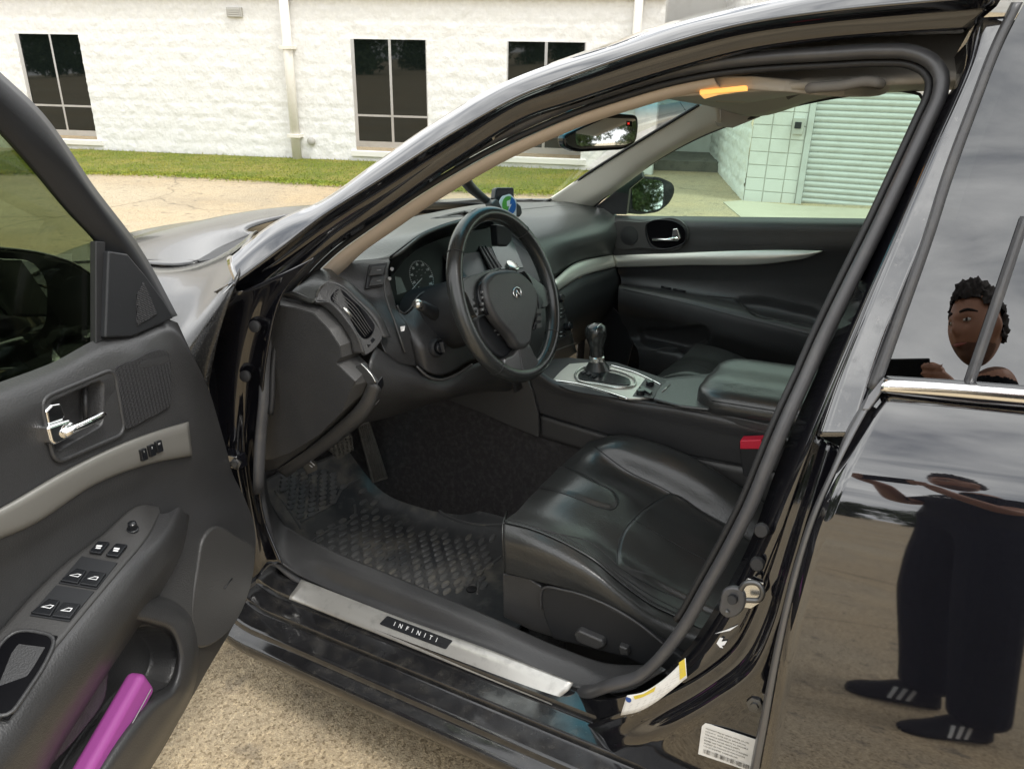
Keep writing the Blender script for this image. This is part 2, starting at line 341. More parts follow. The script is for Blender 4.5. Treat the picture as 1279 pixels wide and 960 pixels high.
# ================================================================== ground
def concrete_mat():
    m=mat('concrete',(.44,.35,.225),.85,bump=[('vor',260,.55,.003),('n',60,.35,.004)],var=[(1.3,(.36,.30,.21),.42,.62),(.35,(.48,.42,.31),.45,.7)])
    t=m.node_tree; p=t.nodes['Principled BSDF']; co=nn(t,'ShaderNodeTexCoord'); src=p.inputs['Base Color'].links[0].from_socket
    # exposed pebbles: dark and pale aggregate
    for sc,col,lo,hi in ((210,(.13,.095,.06),.62,.72),(330,(.60,.53,.40),.60,.72),(90,(.20,.15,.10),.66,.76),(11,(.20,.17,.13),.60,.78)):
        n=nn(t,'ShaderNodeTexNoise'); n.inputs['Scale'].default_value=sc; n.inputs['Detail'].default_value=2
        r=nn(t,'ShaderNodeMapRange'); r.inputs[1].default_value=lo; r.inputs[2].default_value=hi
        x=nn(t,'ShaderNodeMix',data_type='RGBA'); x.inputs[7].default_value=(*col,1)
        t.links.new(co.outputs['Object'],n.inputs['Vector']); t.links.new(n.outputs[0],r.inputs[0]); t.links.new(r.outputs[0],x.inputs[0]); t.links.new(src,x.inputs[6]); src=x.outputs[2]
    v=nn(t,'ShaderNodeTexVoronoi'); v.inputs['Scale'].default_value=170; t.links.new(co.outputs['Object'],v.inputs['Vector'])
    hs=nn(t,'ShaderNodeSeparateColor'); t.links.new(v.outputs['Color'],hs.inputs[0])
    rp=nn(t,'ShaderNodeValToRGB'); e=rp.color_ramp.elements; e[0].position=0; e[0].color=(.42,.37,.30,1); e[1].position=1; e[1].color=(1.35,1.3,1.22,1); m1=e.new(.25); m1.color=(.85,.82,.78,1); m2=e.new(.75); m2.color=(1.08,1.06,1.03,1)
    t.links.new(hs.outputs[0],rp.inputs[0]); mu=nn(t,'ShaderNodeMix',data_type='RGBA',blend_type='MULTIPLY'); mu.inputs[0].default_value=.85; t.links.new(src,mu.inputs[6]); t.links.new(rp.outputs[0],mu.inputs[7])
    vc=nn(t,'ShaderNodeTexVoronoi',feature='DISTANCE_TO_EDGE'); vc.inputs['Scale'].default_value=.33
    nw=nn(t,'ShaderNodeTexNoise'); nw.inputs['Scale'].default_value=1.1; nw.inputs['Detail'].default_value=5; va=nn(t,'ShaderNodeVectorMath',operation='MULTIPLY_ADD'); va.inputs[1].default_value=(.9,.9,0)
    t.links.new(co.outputs['Object'],nw.inputs['Vector']); t.links.new(nw.outputs['Color'],va.inputs[0]); t.links.new(co.outputs['Object'],va.inputs[2]); t.links.new(va.outputs[0],vc.inputs['Vector'])
    rc_=nn(t,'ShaderNodeMapRange'); rc_.inputs[1].default_value=.0; rc_.inputs[2].default_value=.006; rc_.inputs[3].default_value=.6; rc_.inputs[4].default_value=0; t.links.new(vc.outputs[0],rc_.inputs[0])
    xc=nn(t,'ShaderNodeMix',data_type='RGBA'); xc.inputs[7].default_value=(.10,.085,.06,1); t.links.new(rc_.outputs[0],xc.inputs[0]); t.links.new(mu.outputs[2],xc.inputs[6])
    ns=nn(t,'ShaderNodeTexNoise'); ns.inputs['Scale'].default_value=.7; ns.inputs['Detail'].default_value=7; ns.inputs['Roughness'].default_value=.65; t.links.new(co.outputs['Object'],ns.inputs['Vector'])
    rs=nn(t,'ShaderNodeMapRange'); rs.inputs[1].default_value=.56; rs.inputs[2].default_value=.74; rs.inputs[4].default_value=.5; t.links.new(ns.outputs[0],rs.inputs[0])
    xs_=nn(t,'ShaderNodeMix',data_type='RGBA'); xs_.inputs[7].default_value=(.21,.165,.105,1); t.links.new(rs.outputs[0],xs_.inputs[0]); t.links.new(xc.outputs[2],xs_.inputs[6])
    t.links.new(xs_.outputs[2],p.inputs['Base Color'])
concrete_mat()
def gridground():
    X=np.concatenate([-np.geomspace(400,6,26),np.linspace(-5,14,60),np.geomspace(15,600,24)])
    Y=np.concatenate([-np.geomspace(400,6,24),np.linspace(-5,16,90),np.geomspace(17,600,24)])
    V=[(x,y,gz(x,y)) for y in Y for x in X]
    o=mesh('ground',V,gridF(len(Y),len(X)),'concrete'); tag(o,'pale tan exposed aggregate concrete of the parking lot','ground',kind='structure')
gridground()
# ================================================================== building (white block wall with windows, dock wing on the right)
mat('wall_white',(.76,.757,.75),.85,var=[(.5,(.78,.77,.745),.45,.75),(14,(.84,.835,.82),.4,.7)],bump=[('n',22,.5,.02),('n',70,.3,.006)])
mat('block_white',(.66,.655,.635),.8,bump=('n',120,.3,.002),var=[(3,(.56,.55,.52),.45,.75)])
mat('joint',(.50,.49,.45),.9)
mat('frame_white',(.78,.765,.72),.5); mat('pipe_white',(.78,.75,.69),.5,var=[(9,(.70,.67,.6),.5,.8)])
mat('vent_grey',(.45,.44,.41),.6); mat('coping',(.66,.62,.55),.6)
mat('window_glass',(.006,.009,.008),.02,ior=1.5)
mat('step_concrete',(.15,.14,.125),.9,var=[(8,(.10,.095,.085),.45,.7)]); mat('pad_concrete',(.50,.46,.37),.9,bump=('n',60,.3,.004),var=[(1.2,(.42,.38,.30),.4,.7)])
mat('shutter',(.54,.55,.54),.45,var=[(5,(.47,.47,.45),.5,.75)])
G0=U(100,190,'G',0); G1=U(455,205,'G',0)
FE=(G1-G0); FE=(FE-LUP*FE.dot(LUP)).normalized(); FN=FE.cross(LUP).normalized()
if FN.x>0: FN=-FN
FP=U(373,200,'G',0)
def fs(x,y,off=0):
    v=U(x,y,'F',off)-FP; return v.dot(FE),v.dot(LUP)
def fpt(s,h,o=0): return FP+FE*s+LUP*h+FN*o
bld=empty('white_building',fpt(0,0)); tag(bld,'white split face block building with dark windows behind the lawn','building')
def fbox(name,s0,s1,h0,h1,o0,o1,mt,parent=None,bevel=.004):
    c=fpt((s0+s1)/2,(h0+h1)/2,(o0+o1)/2); return rbox(name,c,(s1-s0,h1-h0,abs(o1-o0)),mt,parent or bld,bevel,(FE,LUP,FN))
wins=[]
for (a,b,c_,d_,mx_) in (((20,43),(121,171),(102,43),None,83),((440,51),(533,184),(532,52),None,489),((634,54.5),(735,188),(731,57.5),None,684)):
    s0,h1=fs(*a); s1,_=fs(*c_); _,h0=fs(*b); wins.append([s0,s1,h0,h1])
hm0=np.mean([w_[2] for w_ in wins]); hm1=np.mean([w_[3] for w_ in wins])+.055
WW=np.mean([w_[1]-w_[0] for w_ in wins])
wins=[[a-.045,b_,c_,d_] for a,b_,c_,d_ in wins]; WW=WW*1.055
H_TOP=fs(600,-2)[1]; S_END=fs(815,205)[0]
RQ=U(850,201,'G',0); RO=(RQ-FP).dot(FN); RC=U(887,205,'G',0); S_REC=(RC-FP).dot(FE)
# split-face wall: one dense sheet with a quarried face and recessed bed and head joints, openings left free
def splitwall(name,S0,S1,H0,H1,holes,P0,E,Nn,up,parent,st=.034,bh=.2,bw=.4,rel=.017):
    ns=int((S1-S0)/st)+1; nh=int((H1-H0)/st)+1
    S=np.linspace(S0,S1,ns); Hh=np.linspace(H0,H1,nh); SS,HH=np.meshgrid(S,Hh)
    row=np.floor(HH/bh); fh=HH/bh-row; fsx=SS/bw+.5*(row%2); fsx=fsx-np.floor(fsx)
    j=np.minimum(np.minimum(fh,1-fh)*bh,np.minimum(fsx,1-fsx)*bw)
    def sm(a,k):
        for _ in range(k): a=(a+np.roll(a,1,0)+np.roll(a,-1,0)+np.roll(a,1,1)+np.roll(a,-1,1))/5
        return a
    nz_=sm(rng.normal(size=SS.shape),1)*1.0+sm(rng.normal(size=SS.shape),5)*1.0
    O=rel*(.5+nz_*.55)*np.clip(j/.03,0.1,1)
    for k in range(len(holes)):
        s0,s1,h0,h1=holes[k]
        for arr,lo,hi in ((SS,s0,s1),(HH,h0,h1)):
            pass
    keepv=np.zeros(SS.shape,bool)
    V=np.zeros(SS.shape+(3,))
    for c_ in range(3): V[...,c_]=P0[c_]+E[c_]*SS+up[c_]*HH+Nn[c_]*O
    F=[]
    for f in gridF(nh,ns):
        j0,i0=divmod(f[0],ns); s=(S[i0]+S[min(i0+1,ns-1)])/2; h=(Hh[j0]+Hh[min(j0+1,nh-1)])/2
        if any(a<s<b and c2<h<d2 for a,b,c2,d2 in holes): continue
        F.append(f)
    F=facecam(V.reshape(-1,3),F)
    return mesh(name,V.reshape(-1,3),F,'wall_white',parent)
holes=[(s0+.03,s0+WW-.03,hm0-.1,hm1-.03) for s0,_,_,_ in wins]
splitwall('block_wall',fs(-330,200)[0],S_END,-.12,H_TOP+1.2,holes,FP,FE,FN,LUP,bld)
for s0,_,_,_ in wins:
    s1=s0+WW; fw=.05; dm=(hm1-hm0)
    fr=join('window',[fbox('x',s0,s0+fw,hm0,hm1,-.06,.015,'frame_white'),fbox('x',s1-fw,s1,hm0,hm1,-.06,.016,'frame_white'),fbox('x',s0+fw,s1-fw,hm1-fw*.7,hm1,-.06,.014,'frame_white'),
      fbox('x',s0+fw,s1-fw,hm0,hm0+fw,-.06,.013,'frame_white'),fbox('x',(s0+s1)/2-fw*.42,(s0+s1)/2+fw*.42,hm0+fw,hm1-fw*.7,-.07,.0,'frame_white'),
      fbox('x',s0+fw,s1-fw,hm0+dm*.27,hm0+dm*.27+fw*.6,-.068,-.003,'frame_white'),
      fbox('x',s0+.0,s1,hm0-.09,hm0-.002,-.05,.0,'frame_white')],bld)
    sm_=(s0+s1)/2; hh=hm0+dm*.27
    for a,b,c_,d_ in ((s0+fw,sm_-fw*.42,hh+fw*.6,hm1-fw*.7),(sm_+fw*.42,s1-fw,hh+fw*.6,hm1-fw*.7),(s0+fw,sm_-fw*.42,hm0+fw,hh),(sm_+fw*.42,s1-fw,hm0+fw,hh)):
        fbox('pane',a,b,c_,d_,-.055,-.045,'window_glass',fr,bevel=0)
    fbox('sill',s0-.06,s1+.06,hm0-.17,hm0-.092,-.03,.05,'frame_white',fr)
# blinds seen behind the first window's panes are left as tracks: thin pale uprights just inside the glass
# down pipes, vent, wall cap, coping
def pipe(px,py,h0,h1,r):
    s,_=fs(px,py); P=[fpt(s,h0,.09),fpt(s,h1,.09)]
    return tube('downpipe',P,r,'pipe_white',bld,ns=16)
pp=pipe(366,100,-.05,H_TOP+.3,.07)
for h in (.35,1.6,2.9): s,_=fs(366,100); fbox('pipe_strap',s-.10,s+.10,h,h+.05,.0,.175,'pipe_white',pp)
pipe(797,20,H_TOP-2.2,H_TOP+.3,.06)
s0,h1=fs(284,9.5); s1,h0=fs(304,22); 
v=fbox('wall_vent',s0,s1,h0,h1,.0,.05,'vent_grey')
for k in range(4): hh=h0+(h1-h0)*(k+.6)/4.6; fbox('louver',s0+.02,s1-.02,hh-.012,hh+.012,.05,.062,'vent_grey',v)
s0,h0=fs(390,176); lathe('wall_cap',[(.06,0),(.06,.05),(.03,.07)],fpt(s0,h0,.01),FN,'vent_grey',bld,16)
fbox('coping',fs(-300,0)[0],S_END,H_TOP,H_TOP+.14,-.1,.10,'coping')
fbox('parapet',fs(-300,0)[0],S_END,H_TOP+.141,H_TOP+1.3,-.1,.06,'wall_white')
fbox('rear_mass',fs(-330,0)[0],S_REC+.4,-.1,H_TOP+1.2,-9,RO-.3,'block_white')
# dock wing
C0=U(928,252,'G',-.01); C1=U(1100,259,'G',-.01)
WE=(C1-C0); WE=(WE-LUP*WE.dot(LUP)).normalized(); WN=WE.cross(LUP).normalized()
if WN.x>0: WN=-WN
def wpt(s,h,o=0): return C0+WE*s+LUP*h+WN*o
def wsh(x,y,o=0):
    v=onplane(ray(x,y),C0+WN*o,WN)-C0; return v.dot(WE),v.dot(LUP)
def wbox(name,s0,s1,h0,h1,o0,o1,mt,parent=None,bevel=.004):
    return rbox(name,wpt((s0+s1)/2,(h0+h1)/2,(o0+o1)/2),(s1-s0,h1-h0,abs(o1-o0)),mt,parent or bld,bevel,(WE,LUP,WN))
sr=wsh(1007,190)[0]; send=wsh(1330,190)[0]; hr=wsh(1080,100)[1]
# side wall of the wing running back to the main front
E2=(fpt(S_REC,0,RO)-C0); E2=(E2-LUP*E2.dot(LUP)); L2=E2.length; E2.normalize(); N2=E2.cross(LUP); 
if N2.dot(CAM-C0)<0: N2=-N2
splitwall('side_wall',0,L2+.3,-.1,4.2,[],C0,E2,N2,LUP,bld,st=.03,bh=.165,bw=.33,rel=.03)
hb=wsh(945,239)[1]; bh=(wsh(945,156)[1]-wsh(945,239)[1])/5; bw=(wsh(1003,190)[0]-wsh(930,190)[0])/3.0
mort=wbox('mortar',0.0,sr-.03,-.1,4.2,-.2,-.012,'joint')
pb=None
for r in range(-1,20):
    for c_ in range(3):
        h0=hb+bh*r; s0=c_*bw+.002; s1=min((c_+1)*bw,sr-.035)-.008
        if h0+bh<0: continue
        o=wbox('block',s0,s1,max(h0+.007,-.05),h0+bh,-.1,-.001+random.uniform(-.003,.003),'block_white',mort,bevel=.006) 
# roller shutter with curved slats
jm=wbox('door_frame',sr-.034,sr+.03,-.02,hr+1.2,-.15,.02,'shutter')
roll=wbox('roller_door',sr+.031,send,-.01,hr+1.2,-.2,-.09,'joint')
sp=(wsh(1080,118)[1]-wsh(1080,248)[1])/17
sm0=None
for k in range(int((hr+1.1)/sp)):
    h0=.03+k*sp; prof=[(0,-.064),(.1,-.056),(.3,-.048),(.55,-.045),(.8,-.05),(.95,-.06),(1,-.064)]
    V=[wpt(s,h0+sp*.98*a,o) for a,o in prof for s in (sr+.032,send)]
    o=mesh('slat',V,facecam(V,gridF(len(prof),2)),'shutter',roll)
wbox('bottom_bar',sr+.04,send,0,.03,-.12,-.03,'joint',roll)
s0,h0=wsh(997,158); sw=wbox('intercom_box',s0-.06,s0+.06,h0-.08,h0+.09,0.001,.06,'vent_grey'); wbox('panel',s0-.035,s0+.035,h0-.02,h0+.05,.061,.07,'plastic_dark',sw)
wbox('rear_mass',.0,send+2,-.1,4.2,-6,-.25,'block_white')
# raised step at the foot of the main front, and the pale pad by the dock
st=U(884,215,'G',0); so_=(st-FP).dot(FE); do=(st-FP).dot(FN); hst=(st-FP).dot(LUP)
fbox('recess_wall',S_END-.5,S_REC+.3,-.3,H_TOP+1.2,RO-.2,RO,'block_white')
fbox('return_wall',S_END-.2,S_END+.02,-.3,H_TOP+1.2,RO,-.05,'block_white')
sb=fbox('entrance_step',S_END+.03,so_+.25,hst-.3,hst+.15,RO+.002,do,'step_concrete')
s_,h_=((U(861,188,'G',0)-FP).dot(FE),0); fbox('door_jamb',s_-1.1,s_-1.04,.0,2.2,RO,RO+.03,'vent_grey')
P=[U(903,252,'G',.008),U(925,250,'G',.008),U(990,256,'G',.008),U(1110,262,'G',.008),U(1110,300,'G',.008),U(960,300,'G',.008)]
pad=slab('concrete_pad',P,'pad_concrete',None,.012,.002,n=(0,0,1)); tag(pad,'paler concrete pad in front of the roller door','pavement',kind='structure')
# lawn: a turf strip with grown blades
mat('turf',(.16,.18,.02),.9,var=[(1.5,(.28,.24,.05),.42,.62),(30,(.07,.10,.015),.45,.65)],bump=('n',120,.6,.02))
mat('blade',(.21,.27,.02),.7,var=[(1.2,(.36,.33,.04),.42,.65),(9,(.13,.19,.025),.45,.65)])
def lawn():
    Na=[U(x,y,'G',0) for x,y in ((-200,220),(100,217),(200,219),(300,224),(420,231),(560,238),(700,243),(800,247))]
    A=resample(Na,60); V=[];n=0
    rows=[]
    for p in A:
        p=Vector(p); s=(p-FP).dot(FE); q=fpt(s,0,.03); rows.append((p,q))
    tv=[];tf=[]
    for i,(p,q) in enumerate(rows):
        for k in range(9):
            x=p.lerp(q,k/8); tv.append((x.x,x.y,gz(x.x,x.y)+.012+(.02 if 0<k else -.015)))
    o=mesh('lawn',tv,facecam(tv,gridF(60,9)),'turf')
    bv=[];bf=[]
    for _ in range(42000):
        i=rng.uniform(0,58.9); a=int(i); f=i-a; t=rng.uniform(-.08,1)**1 if rng.uniform()<.75 else rng.normal(.0,.06)
        p=rows[a][0].lerp(rows[a+1][0],f).lerp(rows[a][1].lerp(rows[a+1][1],f),t); x,y=p.x,p.y; z=gz(x,y)+.015
        h=rng.uniform(.015,.045)*(1.3 if t>.97 else 1)*(1 if t>.1 else .6); an=rng.uniform(0,6.28); wd=.008; lx,ly=rng.normal(0,.02,2)
        b=len(bv); bv+=[(x-wd*math.cos(an),y-wd*math.sin(an),z),(x+wd*math.cos(an),y+wd*math.sin(an),z),(x+lx,y+ly,z+h)]; bf.append((b,b+1,b+2))
    g=mesh('blades',bv,bf,'blade',o,smooth=False); g['kind']='stuff'
    tag(o,'strip of yellow green mown lawn along the white building','grass',kind='stuff')
lawn()
# ================================================================== trees across the lot (behind the photographer: they show in the windows and paint)
mat('bark',(.07,.055,.04),.9); mat('leaf',(.045,.075,.022),.6,var=[(.6,(.07,.10,.03),.4,.65)])
def tree_mesh(seed):
    r=np.random.default_rng(seed); V=[];F=[]
    cl=[(r.normal(0,1.5),r.normal(0,1.5),r.uniform(.4,9.2),r.uniform(1.2,2.3)) for _ in range(40)]
    for _ in range(11000):
        c=cl[r.integers(len(cl))]; d=r.normal(size=3); d/=np.linalg.norm(d); p=np.array(c[:3])+d*c[3]*r.uniform(.55,1.05)*np.array([1,1,.75])
        a=r.normal(size=3); a/=np.linalg.norm(a); b=np.cross(a,r.normal(size=3)); b/=np.linalg.norm(b); s=r.uniform(.14,.30)
        k=len(V); V+=[p-a*s,p+b*s*.5,p+a*s,p-b*s*.5]; F.append((k,k+1,k+2,k+3))
    me=bpy.data.meshes.new('crown'); me.from_pydata([tuple(v) for v in V],[],F); me.materials.append(M['leaf'])
    V=[];F=[]
    P=resample([(0,0,-.3),(.05,.02,1.5),(-.05,.1,3.2),(.1,0,5.5),(0,.1,8)],14); v,f=tubeV(P,list(np.linspace(.24,.05,14)),9); V+=list(v);F+=f
    for k in range(7):
        a=k*.9+r.uniform(0,.5); b=len(V); P=resample([(0,0,2.6+k*.45),(math.cos(a)*.8,math.sin(a)*.8,3.6+k*.55),(math.cos(a)*1.9,math.sin(a)*1.9,4.6+k*.6)],8); v,f=tubeV(P,list(np.linspace(.1,.03,8)),7); V+=list(v);F+=[tuple(i+b for i in q) for q in f]
    mt=bpy.data.meshes.new('trunk'); mt.from_pydata([tuple(v) for v in V],[],F); mt.materials.append(M['bark']); return me,mt
TR=[(-84+((i*37)%11)-5,-92+i*6.6,(.78+.09*((i*7)%4))) for i in range(15)]+[(-60-((i*5)%7),9+i*7.2,1.25+.13*((i*7)%4)) for i in range(12)]+[(-60+i*6.2,-98-((i*5)%9),(.95+.1*(i%3))) for i in range(22)]
TM=[tree_mesh(s) for s in (3,11)]
for i,(x,y,s) in enumerate(TR):
    t=empty('tree',(x,y,gz(x,y))); t.scale=(s*.9,s*.9,s); t.rotation_euler=(0,0,i*1.3)
    for k,nm in ((0,'crown'),(1,'trunk')):
        o=bpy.data.objects.new(nm,TM[i%2][k]); COL.objects.link(o); o.parent=t; o['local']=1
    tag(t,'leafy green tree in the row across the parking lot','tree','trees across the parking lot')
# ================================================================== the car
car=empty('sedan',(.885,.4,0)); tag(car,'black sedan parked with its driver door wide open','car')
# --- A pillar and roof rail, outer skin and the stepped door aperture
r0=R("283,322,.115 350,273,.17 400,251,.195 469,203,.225 537,156,.25 623,106,.275 692,79,.29 744,64,.30 830,34,.31 928,9,.315 1050,-14,.315 1200,-36,.315",'X',0)
r1=R("293,353,.055 340,319,.105 402,271,.145 469,228,.175 572,162,.21 660,115,.235 692,103,.24 830,56,.26 928,30,.265 1035,14,.27 1150,3,.27 1255,-6,.27",'X',0)
r1b=R("297,357 344,322 405,275 472,232 574,167 662,119 694,107 831,60 929,34 1036,18 1150,7 1250,0",'S',.0)
r1b=[Vector((a.x+.006,b.y,b.z)) for a,b in zip(r1,r1b)]
r2=R("298,367 345,331 407,283 474,239 576,173 661,123 694,112 831,66 929,41 1036,26 1150,15 1245,8",'S',.045)
r2=[Vector((a.x+.035,b.y,b.z)) for a,b in zip(r1,R("298,367,.09 345,331,.14 407,283,.18 474,239,.21 576,173,.245 661,123,.27 694,112,.275 831,66,.295 929,41,.30 1036,26,.305 1150,15,.305 1245,8,.305",'X',0))]
r3=R("300,374 347,339 409,291 476,247 577,179 662,128 695,117 832,71 930,46 1036,31 1148,22 1238,14",'S',.047)
r3=R('300,374,.093 347,339,.143 409,291,.183 476,247,.213 577,179,.248 662,128,.273 695,117,.278 832,71,.298 930,46,.303 1036,31,.308 1148,22,.308 1238,14,.308','X',0)
r4=R("318,378 362,340 420,296 484,254 582,188 664,141 698,130 834,86 931,61 1036,46 1140,38 1215,33",'S',.060)
r4=R('318,378,.10 362,340,.148 420,296,.188 484,254,.218 582,188,.252 664,141,.277 698,130,.282 834,86,.30 931,61,.305 1036,46,.31 1140,38,.31 1215,33,.31','X',0)
r5=R("330,380 372,343 425,304 486,264 584,196 667,147 701,136 836,92 932,66 1036,51 1136,44 1200,42",'S',.075)
r5=R('330,380,.125 372,343,.165 425,304,.203 486,264,.232 584,196,.266 667,147,.29 701,136,.295 836,92,.312 932,66,.318 1036,51,.322 1136,44,.322 1200,42,.322','X',0)
body=loft('roof_rail',[r0,[ (a*.5+b*.5)+Vector((-.004,0,.004)) for a,b in zip(r0,r1)],r1],'paint',car,nu=90,nv=9,thick=.004)
jamb=loft('door_aperture',[r1,r1b,r2,r3,r4,r5],'paint_jamb',car,nu=110,sv=False,thick=.003)
# --- hinge pillar
fe=R("293,354 262,386 234,412 243,470 262,560 290,640 300,720",'X',.045)
hp=loft('hinge_pillar',[fe,R("298,365,.07 280,392,.075 262,430,.08 268,500,.08 282,580,.08 300,660,.08 312,730,.08",'X',.07),
  R("316,358,.085 303,392,.085 297,440,.09 290,500,.09 293,575,.09 306,640,.09 322,722,.09",'X',.09),
  R("345,345,.105 326,395,.108 314,440,.11 308,500,.115 306,575,.115 315,630,.115 335,705,.105",'X',.1),
  R("392,322,.125 352,368,.115 333,440,.105 326,510,.11 322,590,.115 330,650,.115 352,705,.105",'X',.1)],'paint_jamb',car,nu=60,nv=22,thick=.004)
for x,y,r in ((320,407,.0125),(308,469,.0125)):
    lathe('plug',[(.0001,.004),(r*.75,.004),(r,.0025),(r,-.004)],U(x,y,'X',.1)-Vector((.004,0,0)),(-1,-.35,.15),'rubber_dark',hp,24)
for x,y in ((246,425),(293,573)):
    c=U(x,y,'X',.065); h=rbox('hinge',c+Vector((-.0,.0,0)),(.03,.05,.035),'paint_jamb',hp,.004)
    lathe('bolt',[(.0001,.012),(.006,.012),(.0075,.008),(.0075,.004),(.012,.003),(.012,-.006)],c+Vector((-.014,-.02,0)),(-.8,-.6,.1),'steel_bolt',hp,6,autoang=25)
tube('stay_arm',[U(285,580,'X',.06),U(268,590,'X',.02)],.006,'steel_bolt',hp)
# --- fender, bonnet, cowl
VV=lambda L: [Vector(q) for q in L]
fA=[U(328,290,'Z',1.03),U(288,315,'Z',1.005),U(250,327,'Z',.99)]+VV([(.35,2.15,.97),(.34,2.45,.935),(.34,2.75,.855),(.36,2.99,.70)])
fB=[U(303,322,'X',.12),U(272,334,'X',.17),U(238,346,'X',.19)]+VV([(.17,2.0,.955),(.15,2.35,.915),(.17,2.7,.84),(.28,2.97,.66)])
fC=[U(294,352,'X',.05),U(262,384,'X',.035),U(233,411,'X',.03)]+VV([(.03,1.9,.90),(.04,2.3,.86),(.07,2.72,.785),(.2,2.965,.62)])
fD=[U(291,360,'X',.045),U(259,391,'X',.028),U(229,419,'X',.02)]+VV([(0,1.9,.78),(0,2.3,.74),(.03,2.7,.68),(.17,2.96,.5)])
fE=VV([(.03,1.40,.75),(.01,1.42,.62),(0,1.55,.5),(0,1.92,.68),(0,2.3,.72),(.02,2.68,.55),(.16,2.95,.3)])
hA=[U(326,290,'Z',1.03),U(300,300,'Z',1.012),U(272,312,'Z',1.0),U(250,326,'Z',.992)]+VV([(.35,2.15,.972),(.34,2.45,.937),(.34,2.75,.857),(.36,2.99,.702)])
slab('cowl',resample(R("328,289,1.036 300,299,1.02 270,312,1.004 250,326,.994 268,323,.998 288,316,1.01 328,293,1.035",'Z',1),40,True),'plastic_dark',car,.004,0)
fend=loft('fender',[fA,fB,fC,fD,fE],'paint_dusty',car,nu=50,nv=30,thick=.004,eye=Vector((-2,1.8,2.5)))
hood=loft('bonnet',[hA]+[VV([(x,y0,z0),(x,y1,z1),(x,y2,z2),(x,y3,z3),(x,y4,z4)]) for x,y0,z0,y1,z1,y2,z2,y3,z3,y4,z4 in ((.60,1.84,1.035),)[:0]]+[
  VV([(.60,1.83,1.03),(.60,2.07,1.022),(.60,2.42,.975),(.60,2.87,.88),(.60,3.08,.7)]),
  VV([(.885,1.87,1.045),(.885,2.09,1.04),(.885,2.43,.99),(.885,2.9,.89),(.885,3.13,.7)]),
  VV([(1.17,1.83,1.03),(1.17,2.07,1.022),(1.17,2.42,.975),(1.17,2.87,.88),(1.17,3.08,.7)]),
  VV([(1.41,1.80,1.0),(1.43,2.05,.99),(1.44,2.4,.945),(1.43,2.75,.855),(1.41,2.99,.70)]),
  VV([(1.57,1.53,1.012),(1.61,1.9,.985),(1.63,2.3,.935),(1.60,2.7,.84),(1.49,2.97,.66)])],'paint_dusty',car,nu=50,nv=60,thick=.004,eye=Vector((.9,2,5)))
tube('bonnet_gap',[p+Vector((0,0,.001)) for p in map(Vector,resample(hA[3:],40))],.0015,'rubber_dark',car,ns=6)
cowl=loft('cowl',[[Vector((.15,1.52,.985)),Vector((.5,1.74,1.02)),Vector((.885,1.80,1.03)),Vector((1.3,1.74,1.02)),Vector((1.62,1.52,.985))],
  [Vector((.16,1.42,.985)),Vector((.40,1.80,.985)),Vector((.885,1.90,1.02)),Vector((1.37,1.80,.985)),Vector((1.62,1.42,.97))]],'plastic_dark',car,nu=30,nv=5,eye=Vector((.9,1.6,5)))
lm=R("350,319 332,327 318,337 305,341",'Z',1.03)
# --- sill: trims, plate, painted ledges
prf=[(.15,.272),(.128,.268),(.095,.262),(.0915,.253),(.0915,.247),(.085,.245),(.050,.2435),(.0455,.242),(.044,.238),(.044,.229),(.040,.227),(.002,.2235),(-.002,.222),(-.004,.218),(-.004,.207),(-.007,.204),(-.024,.200),(-.030,.196),(-.032,.185),(-.028,.165),(-.015,.145),(.03,.135),(.08,.135)]
def sillrow(x,z):
    out=[]
    for y in np.linspace(1.42,-.25,26):
        up=max(0,y-1.34); out.append(Vector((x+up*up*1.0,y,z+up*up*1.5*(1 if z>.2 else .3))))
    return out
sill=loft('door_sill',[sillrow(x,z) for x,z in prf],'paint_sill',car,nu=60,sv=False,thick=.003,eye=Vector((-1.5,.7,1.2)),autoang=50)
loft('rocker_panel',[[Vector((x,y,z)) for y in (-.25,-.7,-1.2)] for x,z in ((.05,.30),(.0,.26),(-.025,.2),(-.03,.16),(.04,.13))],'paint',car,nu=10,nv=16,thick=.003)
trim=loft('sill_trim',[R("331,586,.23 340,630,.235 354,652,.235 372,666,.225 400,680,.215 500,722,.205 620,773,.2 700,808,.2 760,828,.2 800,830,.2",'X',.2),
  R("327,588,.205 335,640,.2 350,672,.195 374,690,.185 405,700,.178 500,738,.172 620,788,.17 715,829,.17 775,845,.17 815,830,.17",'X',.2),
  R("325,590,.165 331,648,.16 345,688,.158 368,708,.152 400,725,.15 500,766,.147 620,811,.145 716,851,.145 775,858,.145 826,832,.145",'X',.2),
  R("324,590,.14 329,650,.135 342,692,.135 366,713,.14 399,730,.14 500,771,.137 620,816,.135 716,857,.135 775,864,.135 832,836,.135",'X',.2)],'plastic',sill,nu=80,nv=16,thick=.003)
pr=[R("376,723,.131 500,771,.131 620,814,.131 716,852,.131",'X',.1),R("372,730,.118 500,779,.118 620,823,.118 710,861,.118",'X',.1),R("367,737,.106 500,789,.106 620,835,.106 700,869,.106",'X',.1),R("362,744,.094 500,799,.094 620,848,.094 691,876,.094",'X',.1),R("361,748,.090 500,803,.090 620,852,.090 689,880,.090",'X',.1)]
plate=loft('sill_plate',pr,'aluminium',sill,nu=50,nv=14,sv=True,thick=.004)
ptree=BVHTree.FromObject(plate,bpy.context.evaluated_depsgraph_get())
def onp(x,y,off):
    d=ray(x,y).normalized(); h=ptree.ray_cast(CAM,d); return h[0]+ (h[1] if h[1].dot(d)<0 else -h[1])*off
bq=[onp(*q,.0022) for q in ((484,769),(566,800),(557,810.5),(474,779))]
badge=slab('badge',fillet(bq,.004),'plastic_gloss',sill,.003,.0006)
